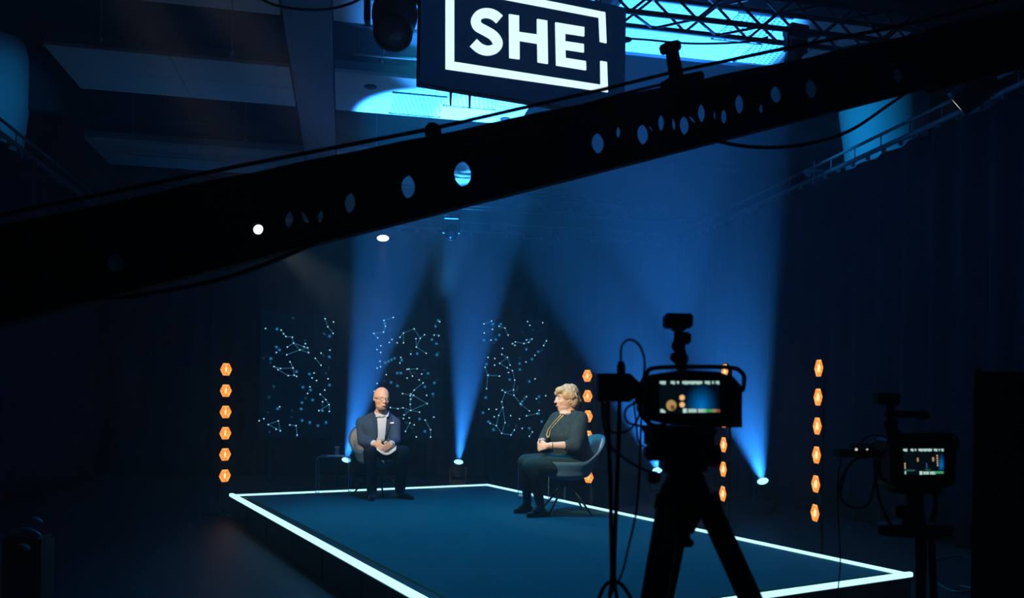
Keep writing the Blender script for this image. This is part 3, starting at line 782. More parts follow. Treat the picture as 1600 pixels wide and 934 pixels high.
for k, (x0, x1, y0, y1, cx0) in enumerate(((404, 520, 490, 684, 380), (583, 690, 497, 685, 380), (752, 857, 501, 685, 660))):
    pbl, ptr = scr_pt(x0, y1), scr_pt(x1, y0)
    ptl = Vector((pbl.x, pbl.y, ptr.z)); pbr = Vector((ptr.x, ptr.y, pbl.z)); cpt = (pbl + ptr) / 2
    w = (pbr - pbl).length; h = ptr.z - pbl.z
    t = thing('video_screen', scr_lbl[k], 'screen', Vector((cpt.x, cpt.y, 0)), 'portrait video screens behind the platform')
    b = MB().m(M_GEAR); b.box(cpt - nS_ * .045, (w + .03, .08, h + .03), ROOM, .006); b.build('housing', t)
    b = MB().m(E_SCR); b.prism([pbl + nS_ * .000, pbr, ptr, ptl], nS_ * .003)
    rnd = random.Random(20 + k); xc0 = 380 if k < 2 else 660
    def cp(x, y, off): return scr_pt(xc0 + x / 3.594, 440 + y / 3.594, off)
    def dot(p, r_, m_, n=10):
        b.m(m_); b.poly([p + SX * r_ * cos(2 * pi * i / n) + ZV * r_ * sin(2 * pi * i / n) for i in range(n)])
    N_ = NET[k]
    b.m(E_LINE)
    for ln in N_['lines']:
        for a_, c_ in zip(ln, ln[1:]):
            a3, c3 = cp(*a_, .005), cp(*c_, .005); dv = (c3 - a3).normalized(); sd = dv.cross(nS_) * .0032
            b.m(E_LINE); b.poly([a3 - sd, c3 - sd, c3 + sd, a3 + sd])
    for q_ in N_['big']: dot(cp(*q_, .006), .030, E_DOTC, 12); dot(cp(*q_, .0065), .019, E_DOTB)
    for q_ in N_['dots'] + [q2 for ln in N_['lines'] for q2 in ln]: dot(cp(*q_, .0075), .0125, E_DOT, 8)
    for i in range(26):
        p = pbl.lerp(pbr, rnd.uniform(.04, .96)) + ZV * rnd.uniform(.05, h - .08) + nS_ * .0055; dot(p, rnd.uniform(.012, .024), E_DOTC)
    b.build('display_panel', t, recalc=False)
    for s_ in (-.35, .35):
        b = MB().m(M_GEAR); q_ = Vector((cpt.x, cpt.y, 0)) + SX * s_ * w - nS_ * .05
        b.box(q_ + ZV * (pbl.z / 2 + .1), (.05, .05, pbl.z + .2 - .02), ROOM); b.box(q_ + ZV * .015, (.06, .5, .03), ROOM)
        b.build('stand', t)

# ------------------------------------------------------------------ amber lamp columns
def amber(px, ybot, ytop, d, n, face_deg, label):
    top, bot = P(px[1], ytop, d), P(px[0], ybot, d)
    zb, zt = bot.z, top.z
    f = Vector((cos(radians(face_deg)), sin(radians(face_deg)), 0)); r = ZV.cross(f)
    basep = Vector((bot.x, bot.y, 0))
    t = thing('amber_lamp_bar', label, 'stage lamp', basep, 'columns of six amber lamps around the platform')
    M = frame_mtx(r, f, ZV)
    b = MB().m(M_AMBERBOX); b.box(basep + ZV * ((zt + .05) / 2) - f * .055, (.026, .02, zt + .05), M); b.build('mast', t)
    b = MB().m(M_AMBERBOX); b.box(basep + ZV * .012 - f * .06, (.34, .34, .024), M, .004); b.build('base', t)
    for k in range(n):
        s_ = k / (n - 1); c = Vector((bot.x + (top.x - bot.x) * s_, bot.y, zb + (zt - zb) * s_))
        b = MB().m(M_AMBERBOX); R0 = .089
        def hx(rad, off, rot=0): return [c + (r * cos(pi / 3 * i + rot) + ZV * sin(pi / 3 * i + rot)) * rad + f * off for i in range(6)]
        b.rings([hx(R0 * .5, -.05), hx(R0 * 1.04, -.005), hx(R0 * 1.04, .006), hx(R0 * .98, .006), hx(R0 * .5, -.02)], smooth=False)
        lh = b.build('lamp_head', t)
        b = MB()
        rim, inn = hx(R0 * .94, .004), hx(R0 * .30, -.012)
        for i in range(6):
            j = (i + 1) % 6; mid = (rim[i] + rim[j] + inn[i] + inn[j]) / 4 - f * .004
            for q1, q2, mi in ((rim[i], rim[j], 1), (rim[j], inn[j], 0), (inn[j], inn[i], 2), (inn[i], rim[i], 1)):
                b.m(E_AMB[(mi + (i % 2)) % 3]); b.poly([q1, q2, mid])
        b.m(E_AMB[1]); b.poly(inn)
        b.build('glowing_reflector', lh)  # facets emit in painted tones, imitating bulb light on the dish
        b = MB().m(E_BULB); b.ell(c + f * .004, (.010, .014, .038), M, 2); b.build('bulb', lh)
    return t
amber((351, 353), 743, 577, 9.85, 6, -34, 'column of six amber lamps at the far left corner of the platform')
amber((920, 918), 745, 587, 10.3, 6, 222, 'column of six amber lamps behind the seated woman')
amber((1130, 1133), 771, 580, 8.2, 6, 190, 'column of six amber lamps behind the large film camera')
amber((1274, 1280), 801, 575, 7.2, 6, 186, 'column of six amber lamps farthest right, fully in view')

# ------------------------------------------------------------------ moving lights
def spot(parent, p, d, color, power, angle, blend=.25, rad=.05, name='beam'):
    L = bpy.data.lights.new(name, 'SPOT'); L.energy = power; L.color = color; L.spot_size = radians(angle); L.spot_blend = blend; L.shadow_soft_size = rad
    o = bpy.data.objects.new(name, L); COL.objects.link(o)
    o.matrix_world = Matrix.Translation(p) @ Vector(d).to_track_quat('-Z', 'Y').to_matrix().to_4x4()
    if parent is not None:
        mw = o.matrix_world.copy(); o.parent = parent; o.matrix_parent_inverse = world(parent).inverted(); o.matrix_basis = mw
    return o

def mover(name, cat, label, pivot, d, up, size, lensmat, group, stand=.26, basesz=(.30, .22, .13)):
    """moving head; pivot = centre of head, d = beam direction, up = +1 stands on floor, -1 hangs"""
    d = Vector(d).normalized(); side = d.cross(ZV)
    side = side.normalized() if side.length > .05 else SX.copy()
    fw_ = side.cross(ZV); hor = frame_mtx(side, -fw_, ZV); s = size
    foot = pivot - ZV * up * stand * s
    t = thing(name, label, cat, foot - ZV * up * basesz[2] * s, group)
    b = MB().m(M_BLACK); b.box(foot - ZV * up * basesz[2] * s / 2, (basesz[0] * s, basesz[1] * s, basesz[2] * s), hor, .012 * s); b.build('base', t)
    b = MB().m(M_BLACK)
    for sg in (-1, 1): b.box(pivot + side * sg * .155 * s - ZV * up * stand * s * .42, (.032 * s, .10 * s, stand * s * 1.05), hor, .008 * s)
    b.box(foot + ZV * up * .02 * s, (.34 * s, .12 * s, .035 * s), hor, .006 * s); b.build('yoke', t)
    b = MB().m(M_BLACK); f = d
    b.tube([pivot - f * .15 * s, pivot - f * .13 * s, pivot - f * .02 * s, pivot + f * .02 * s, pivot + f * .14 * s, pivot + f * .15 * s], [.07 * s, .10 * s, .125 * s, .125 * s, .112 * s, .112 * s], 20)
    for q_ in (-.09, -.06, -.03): b.tube([pivot + f * (q_ - .006) * s, pivot + f * (q_ + .006) * s], .132 * s, 20)
    b.build('head', t)
    b = MB().m(M_BLACK); x = side; y = f.cross(side); e = pivot + f * .151 * s
    ring = lambda r_, o_: [e + f * o_ * s + (x * cos(2 * pi * i / 24) + y * sin(2 * pi * i / 24)) * r_ * s for i in range(24)]
    b.rings([ring(.112, 0), ring(.112, .012), ring(.090, .012), ring(.090, 0)], caps=False); b.build('rim', t)
    b = MB().m(lensmat); b.disc(e + f * .004 * s, f, .089 * s, 20, .004 * s); b.build('lens', t)
    return t, e + f * .02 * s
ZL = CAMZ - 1.035
def floor_beam(px, d, tgt, ang, power, label, color=(0.024, .26, 1.0), size=.8):
    lens = S(px, d, ZL); dr_ = (tgt - lens).normalized()
    piv = lens - dr_ * .151 * size
    st = (piv.z - .10) / size - .0
    t, e = mover('moving_light', 'stage light', label, piv, dr_, 1, size, E_LENSB, 'moving lights on the floor behind the platform', stand=max(.16, (piv.z - .13 * size) / size))
    spot(t, e + dr_ * .01, dr_, color, power, ang)
BP = 1.15
floor_beam(541, 13.0, Pz(660, 186, 4.95), 19, 22000 * BP, 'moving light on the floor left of the man, beaming blue upwards behind the acrylic table')
floor_beam(716.5, 13.0, Pz(772, 186, 4.95), 18, 22000 * BP, 'moving light on the floor between the man and the woman, narrow blue beam')
floor_beam(1027, 12.1, P(940, 250, 9.6), 39, 7500 * BP, 'moving light on the floor mostly hidden behind the large film camera')
floor_beam(1192, 10.75, Pz(1010, 60, 4.95), 31, 11500 * BP, 'moving light on the floor right of the large film camera, wide blue beam')

# ------------------------------------------------------------------ trusses
def truss(a, e, side, h, label, dia=.05, bays=14, lac=.022, cab=((.2, 6.04), (.8, 6.04))):
    """box truss from a to e (bottom front chord), side = vector to the back chords"""
    t = thing('lighting_truss', label, 'truss', a, 'black box trusses under the ceiling')
    corners = [Vector((0, 0, 0)), side, ZV * h, side + ZV * h]
    for c_ in corners:
        b = MB().m(M_TRUSS); b.tube([a + c_, e + c_], dia / 2, 8); b.build('chord', t)
    b = MB().m(M_TRUSS)
    for f1, f2 in ((0, 1), (2, 3), (0, 2), (1, 3)):
        for i in range(bays):
            p = a.lerp(e, i / bays) + (corners[f1] if i % 2 == 0 else corners[f2]); q_ = a.lerp(e, (i + 1) / bays) + (corners[f2] if i % 2 == 0 else corners[f1])
            b.tube([p, q_], lac / 2, 6)
    b.build('bracing', t)
    for s_, zt in cab:
        p = a.lerp(e, s_) + side / 2 + ZV * h; b = MB().m(M_BLACK); b.tube([p, Vector((p.x, p.y, zt))], .006, 5); b.build('hoist_cable', t)
    return t
truss(R(-3.4, 6.14, CAMZ + 3.0), R(6.0, 6.14, CAMZ + 3.0), SY * .24, .24, 'black box truss running behind the glowing sign', .045, 34, .022, ((.1, 6.04), (.5, 6.04), (.9, 6.04)))
truss(R(-3.4, 13.15, CAMZ + 3.05), R(5.9, 13.15, CAMZ + 3.05), SY * .24, .24, 'dark box truss far back above the screens', .045, 34, .022, ((.322, 4.92), (.72, 6.04), (.95, 6.04)))

# hanging movers
def hang(px, py, yr, d, size, lens, label, stand=.30, group='lights hanging from the trusses'):
    u, v = uv(px, py); k = yr / ((-u * sin(PHI) + F * cos(PHI)) / F)
    return mover('hanging_light', 'stage light', label, P(px, py, k), d, -1, size, lens, group, stand), P(px, py, k)
D_OFF = mat('unlit_blue_lens', (.05, .12, .2), .15, 0, .3, 40, .8)
hang(616, 30, 5.93, (.05, -.62, -.78), 1.22, D_OFF, 'large black moving light hanging left of the sign', .33)
hang(1243, 80, 6.26, (-.2, .6, -.6), .58, D_OFF, 'black moving light hanging from the truss above the crane arm', .22)
(t1, e1), p1 = hang(598, 358, 13.27, (.10, -.38, -.92), 1.05, E_LENSW, 'small round white light hanging above the man, seen under the crane arm', .30)
hang(705, 362, 13.27, (.05, -.8, -.6), .80, mat('dim_blue_lens', (.10, .30, .50), .2, 0, .4, 60, .8), 'unlit round light hanging right of the white one, under the crane arm', .30)
(t2, e2), p2 = hang(402, 355, 13.27, (.40, -.80, -.42), .85, E_LENSW, 'bright white light seen through a hole of the crane arm', .30)
(t3, e3), p3 = hang(1524, 140, 5.4, (-.74, .57, -.67), .95, emit('warm_edge_lens', (1, .92, .78), 1.6), 'black moving light at the upper right, its lit lens seen edge on', .24)
spot(t1, e1, (p1 * 0 + Q(597, 9.8, 1.0) - e1), (1, .93, .82), 50, 14, .5)
spot(t2, e2, Vector((.58, -.55, -.42)), (.70, 1, .85), 260, 17, .5)
for (px, py, yr) in ((1272, 268, 10.9), (78, 255, 12.5)):
    c = P(px, py, 9.8 if px > 500 else 11.6)
    b = MB().m(M_RAIL); b.box(c, (.22, .08, .035)); b.tube([c + ZV * .12, c - ZV * .10], .012, 6); b.box(c + Vector((-.07, 0, -.03)), (.05, .05, .05))
    tag(b.build('rail_clamp', base=c), 'small pale clamp on the curtain rail at the %s of the hall' % ('right' if px > 500 else 'left'), 'clamp')

# hanging wires with hooks under the panels
for i, (px, y0, y1, zz, lb) in enumerate(((157, 5, 62, 5.2, 'at the top left, nearest the corner'), (362, 28, 82, 5.2, 'above the dim panel left of the beam'), (207, 148, 208, 5.2, 'below the dim panel on the left'),
                                    (384, 162, 218, 5.2, 'left of the long ceiling beam'), (588, 178, 232, 5.2, 'right of the long beam, above the crane arm'), (597, 62, 98, 5.2, 'under the hanging moving light'))):
    d = (6.8, 6.8, 10.9, 10.9, 11.2, 7.6)[i]
    a_, e_ = P(px, y0, d), P(px, y1, d)
    b = MB().m(M_RAIL); a_ = Vector((e_.x, e_.y, a_.z)); b.tube([Vector((e_.x, e_.y, 6.04)), e_], .004, 5); b.ell(e_, .018, None, 1)
    b.tube([e_ + Vector((.02 * cos(k_), 0, -.03 + .02 * sin(k_))) for k_ in [pi / 2 + k2 * .6 for k2 in range(8)]], .004, 5)
    tag(b.build('hanging_wire', base=e_), 'thin ceiling wire with a small hook ' + lb, 'wire', 'wires hanging from the ceiling')
b = MB().m(M_PANEL); b.tube([P(550, 84, 8.6), P(657, 93, 8.7)], .012, 6); b.tube([P(600, 88, 8.65), P(600, 88, 8.65) + ZV * .4], .006, 5)  # pale bar paints the bright lit edge of an unidentified part
o = b.build('lit_edge_bar', base=P(600, 88, 8.65)); tag(o, 'thin pale bar standing in for a lit edge under the ceiling left of the sign', 'lit edge')
b = MB().m(M_RUBBER); b.tube(spline([P(400, -6, 6.35), P(430, 8, 6.35), P(475, 15, 6.35), P(520, 13, 6.35), P(556, 2, 6.35), P(570, -10, 6.35)]), .010, 6)
tag(b.build('truss_cable', base=P(475, 15, 6.35)), 'black cable drooping at the top edge left of the hanging moving light', 'cable')
b = MB().m(M_RUBBER); b.tube(spline([P(975, 60, 6.55), P(1010, 62, 6.5), P(1080, 68, 6.5), P(1160, 66, 6.5), P(1200, 58, 6.5)]), .008, 6)
b.ell(P(978, 62, 6.55), (.05, .04, .02)); tag(b.build('truss_cable', base=P(1080, 68, 6.5)), 'black cable slung under the truss right of the sign', 'cable')

# ------------------------------------------------------------------ the sign
al = radians(22.7); st_ = Vector((cos(al), sin(al), 0)); sn = Vector((sin(al), -cos(al), 0))
SL = P(655, 130, 5.2)
def sg(px, py, off=0.0): return on_plane(px, py, SL, sn) + sn * off
def sc(x, y, off=0.0): return sg(640 + x / 3.458, y / 3.458, off)
zb_ = SL.z; wid = (sg(977, 150) - SL).dot(st_); zt_ = sg(655, -62).z
sign = thing('hanging_sign', 'large hanging sign with glowing white SHE lettering in an open frame', 'sign', SL + st_ * wid / 2)
M = frame_mtx(st_, -sn, ZV); cc = SL + st_ * wid / 2 + ZV * (zt_ - zb_) / 2
b = MB().m(M_SIGNBOX); b.box(cc - sn * .040, (wid, .064, zt_ - zb_), M, .004); b.build('sign_box', sign)
b = MB().m(M_SIGNBODY); b.box(cc - sn * .004, (wid - .01, .008, zt_ - zb_ - .01), M); b.build('face_plate', sign)
def glow(pts, name):
    b = MB().m(E_SIGN); b.prism([sc(x, y, .001) for x, y in pts], sn * .012); b.build(name, sign)
glow([(193, 375), (193, -102), (1053, 70), (1060, 235), (1026, 227), (1020, 97), (238, -52), (238, 337), (1030, 461), (1028, 332), (1062, 338), (1068, 500)], 'frame_outline')
glow([(535, 80), (588, 88), (588, 176), (687, 190), (686, 106), (740, 115), (744, 347), (690, 338), (688, 238), (590, 222), (591, 322), (537, 315)], 'letter_h')
glow([(785, 124), (940, 150), (940, 198), (837, 182), (837, 226), (937, 241), (938, 285), (838, 270), (839, 316), (948, 333), (950, 381), (790, 355)], 'letter_e')
cl = spline([Vector((x, y, 0)) for x, y in ((484, 108), (452, 83), (412, 73), (374, 84), (356, 114), (368, 146), (410, 170), (452, 197), (474, 235), (460, 264), (420, 276), (378, 264), (342, 233))], 6)
Lp, Rp = [], []
for i, p in enumerate(cl):
    tt = (cl[min(i + 1, len(cl) - 1)] - cl[max(i - 1, 0)]).normalized(); nn = Vector((-tt.y, tt.x, 0)) * 25.5
    Lp.append(((p + nn).x, (p + nn).y)); Rp.append(((p - nn).x, (p - nn).y))
b = MB().m(E_SIGN)
vv = [[b.bm.verts.new(sc(*q_, o_)) for q_ in row] for row, o_ in ((Lp, .013), (Rp, .013), (Rp, .001), (Lp, .001))]
for i in range(len(cl) - 1):
    for k in range(4):
        a_, c_ = vv[k], vv[(k + 1) % 4]; b.bm.faces.new((a_[i], a_[i + 1], c_[i + 1], c_[i]))
b.bm.faces.new([vv[k][0] for k in range(4)]); b.bm.faces.new([vv[k][-1] for k in range(4)])
b.build('letter_s', sign)
for px in (709, 739):
    b = MB().m(M_BLACK); p = sg(px, 140) - sn * .06; p.z = zb_; b.tube([p + ZV * .02, p - ZV * .085], [.010, .006], 8); b.build('mounting_pin', sign)
for s_ in (.12, .88):
    b = MB().m(M_BLACK); p = SL + st_ * wid * s_ - sn * .06; p.z = zt_; b.tube([p, Vector((p.x, p.y, 6.04))], .008, 6); b.build('suspension_cable', sign)

# ------------------------------------------------------------------ camera crane arm across the foreground
J0, J1 = P(0, 438, 2.0), P(1440, 100, 3.6)
je = (J1 - J0).normalized(); jn = je.cross(ZV).normalized()
if jn.y > 0: jn = -jn                                # towards the viewer
ju = jn.cross(je).normalized();  ju = ju if ju.z > 0 else -ju
JH, JW = .20, .085
jib = thing('camera_crane_arm', 'black perforated camera crane arm crossing the whole foreground', 'camera crane', J0)
def jpt(s_, t_, w_): return J0 + je * s_ + ju * t_ + jn * w_
smin, smax = -1.1, (J1 - J0).length + 1.7
HOLES = [(402, 357, 17, 19), (180, 411, 25, 30), (452, 343, 12, 27), (501, 338, 8, 22), (547, 317, 16, 32), (638, 292, 21, 34), (723, 272, 26, 36), (934, 224, 19, 26), (966, 207, 6, 15), (1004, 210, 17, 25),
         (1033, 192, 9, 20), (1069, 196, 14, 23), (1096, 177, 11, 22), (1131, 182, 9, 17), (1155, 163, 13, 22), (1189, 170, 6, 11), (1212, 148, 16, 18), (1267, 139, 17, 20), (1402, 118, 17, 17), (1445, 104, 17, 20), (1394, 103, 6, 8), (1565, 78, 16, 18)]
def local(p): v = p - J0; return v.dot(je), v.dot(ju)
def plate(w_, side):
    hl = []
    for hx_, hy_, w, h in HOLES:
        a_, b_ = w / 2, h / 2; rho = max(a_, (a_ * a_ + b_ * b_) / (2 * a_)); sh = rho - a_
        sgn = -1 if side == 'near' else 1
        cxp = hx_ + sgn * sh; pc = on_plane(cxp, hy_ + (sgn * sh * .25), J0 + jn * w_, jn); pe = on_plane(cxp + rho, hy_ + (sgn * sh * .25), J0 + jn * w_, jn)
        s_, t_ = local(pc); rr = (pe - pc).length
        rr = min(rr, JH / 2 - abs(t_) - .006)
        if rr > .003: hl.append((s_, t_, rr))
    cu = bpy.data.curves.new('plate', 'CURVE'); cu.dimensions = '2D'; cu.fill_mode = 'BOTH'; cu.extrude = .002
    # merge holes that overlap on the same plate by trimming radii
    for i in range(len(hl)):
        for j in range(i + 1, len(hl)):
            dd = sqrt((hl[i][0] - hl[j][0]) ** 2 + (hl[i][1] - hl[j][1]) ** 2)
            if dd < hl[i][2] + hl[j][2] + .004:
                k = (dd - .004) / (hl[i][2] + hl[j][2]); hl[i] = (hl[i][0], hl[i][1], hl[i][2] * k); hl[j] = (hl[j][0], hl[j][1], hl[j][2] * k)
    def sp(pts):
        s_ = cu.splines.new('POLY'); s_.points.add(len(pts) - 1); s_.use_cyclic_u = True
        for q_, (x, y) in zip(s_.points, pts): q_.co = (x, y, 0, 1)
    sp([(smin, -JH / 2), (smax, -JH / 2), (smax, JH / 2), (smin, JH / 2)])
    for (x, y, r_) in hl: sp([(x + r_ * cos(2 * pi * k / 20), y + r_ * sin(2 * pi * k / 20)) for k in range(20)])
    tmp = bpy.data.objects.new('tmp', cu); COL.objects.link(tmp); bpy.context.view_layer.update()
    me = bpy.data.meshes.new_from_object(tmp.evaluated_get(bpy.context.evaluated_depsgraph_get()))
    bpy.data.objects.remove(tmp)
    me.materials.clear(); me.materials.append(M_JIB)
    o = bpy.data.objects.new('side_plate', me); COL.objects.link(o); me.transform(Matrix.Translation(J0 + jn * w_) @ frame_mtx(je, ju, -jn if je.cross(ju).dot(jn) < 0 else jn))
    o.parent = jib; o.matrix_parent_inverse = world(jib).inverted()
    return o
plate(JW / 2, 'near'); plate(-JW / 2, 'far')
MJ = frame_mtx(je, -jn, ju)
for s_, nm in ((1, 'top_flange'), (-1, 'bottom_flange')):
    b = MB().m(M_JIB); b.box(jpt((smin + smax) / 2, s_ * JH / 2, 0), (smax - smin, JW + .03, .008), MJ)
    if s_ > 0:
        rnd = random.Random(3)
        b.tube([jpt(smin + (smax - smin) * k / 40, JH / 2 + .012 + rnd.uniform(-.003, .004), .01) for k in range(41)], .012, 8)
    b.build(nm, jib)
# heavier pivot end at the right, clamps and posts
b = MB().m(M_JIB)
q0 = local(on_plane(1455, 90, J0, jn))[0]
b.box(jpt(q0 + .6, .005, 0), (1.2, JW + .05, JH + .06), MJ, .01); b.box(jpt(q0 + .5, -.02, .05), (.5, .1, .16), MJ, .01); b.build('pivot_housing', jib)
b = MB().m(M_JIB)
cpx = [(1050, 70), (1062, 128)]
pa, pb = on_plane(1049, 74, J0, jn), on_plane(1060, 140, J0, jn)
b.tube([pb, pa], [.028, .024], 10); b.box(pa + je * -.005, (.07, .05, .035), MJ, .006); b.box(on_plane(1066, 126, J0, jn), (.16, .07, .03), MJ, .006); b.build('cable_post', jib)
b = MB().m(M_JIB); pc = on_plane(677, 207, J0, jn); b.ell(pc + ju * .004, .027); b.box(pc - ju * .03, (.04, .05, .05), MJ, .006)
b.build('clamp_knob', jib)
for px, py in ((830, 290), (712, 318)): b = MB().m(M_JIB); b.ell(on_plane(px, py - 3, J0, jn), (.010, .012, .016)); b.build('underside_knob', jib)
# guy cable and loose cables
def cable(pts, r_, name, label, cat='cable'):
    b = MB().m(M_RUBBER); b.tube(spline([P(*p) for p in pts], 8), r_, 8)
    return tag(b.build(name, base=P(*pts[len(pts) // 2])), label, cat)
b = MB().m(M_JIB); gy = [(-60, 345, 1.95), (0, 336, 2.0), (370, 260, 2.19), (680, 200, 2.40), (945, 139, 2.68), (1050, 113, 2.83), (1200, 81, 3.08), (1400, 42, 3.5), (1560, 2, 3.85), (1640, -18, 4.1)]
b.tube([P(*q_) for q_ in gy], [.0055, .0055, .0055, .006, .006, .006, .007, .008, .009, .009], 8)
b.tube([P(905, 172, 2.66), P(975, 152, 2.72), P(1020, 146, 2.79), P(1100, 127, 2.9), P(1180, 115, 3.05)], .0065, 8)
b.tube([P(905, 166, 2.66), P(975, 146, 2.72), P(1020, 135, 2.79), P(1090, 122, 2.9)], .005, 8); b.build('guy_cable', jib)
cable([(60, 470, 2.02), (200, 463, 2.08), (330, 440, 2.16), (400, 418, 2.2), (455, 396, 2.25), (500, 376, 2.3)], .0062, 'crane_cable', 'black cable hanging under the left half of the crane arm')
cable([(1085, 205, 2.95), (1110, 217, 2.97), (1160, 228, 3.0), (1215, 230, 3.1), (1270, 223, 3.2), (1330, 203, 3.35), (1390, 163, 3.5), (1435, 132, 3.6)], .0068, 'crane_cable', 'black cable sagging under the right half of the crane arm')

# ------------------------------------------------------------------ foreground film camera on tripod (large)
def lp(d):
    return lambda px, py, dy=0.0: P(px, py, d + dy)
def pbox(b, q, x0, y0, x1, y1, depth, dy=0.0, bevel=.004):
    a_, c_ = q(x0, y1, dy), q(x1, y0, dy)
    b.box((a_ + c_) / 2 + Vector((0, depth / 2, 0)), (abs(c_.x - a_.x), depth, abs(c_.z - a_.z)), Matrix.Rotation(-RO, 4, 'Y') if False else None, bevel)
d1 = 1.8; q = lp(d1)
foot = q(1075, 620); foot.z = 0
# top-level: tripod, camera, wireless box, cables
cam1 = thing('film_camera', 'large black film camera in a cage with a lit rear screen, nearest the viewer', 'camera', q(1085, 670))
b = MB().m(M_GEAR)
outl = [(1008, 600), (1014, 588), (1024, 584), (1046, 581), (1062, 578), (1120, 580), (1146, 588), (1158, 602), (1160, 668), (1120, 667), (1040, 662), (1012, 656), (1005, 640)]
b.prism([q(*p) for p in outl], Vector((0, .10, 0))); b.build('body', cam1)
b = MB().m(M_GEAR); pbox(b, q, 1016, 586, 1131, 655, .012, -.014, .003); b.build('monitor_bezel', cam1)
b = MB().m(M_GEAR); b.tube(spline([q(1009, 640, .02), q(1006, 605, .02), q(1011, 583, .02), q(1022, 575, .02), q(1070, 573, .02), q(1140, 574, .02), q(1158, 581, .02), q(1163, 592, .02), q(1160, 612, .02)], 6), .0048, 8); b.build('cage_rail', cam1)
b = MB().m(M_GEAR); pbox(b, q, 1135, 600, 1161, 667, .09, .0); pbox(b, q, 1006, 600, 1018, 640, .05, .01); b.tube([q(1000, 606, .03), q(1000, 628, .03)], .012, 10)
b.tube(spline([q(1006, 640, .02), q(1008, 655, .02), q(1022, 664, .02), q(1042, 664, .02)]), .005, 8); b.build('side_grip', cam1)
b = MB().m(M_GEAR); b.tube([q(1085, 615, .1), q(1085, 617, .22)], [.045, .052], 20); b.build('lens_barrel', cam1)
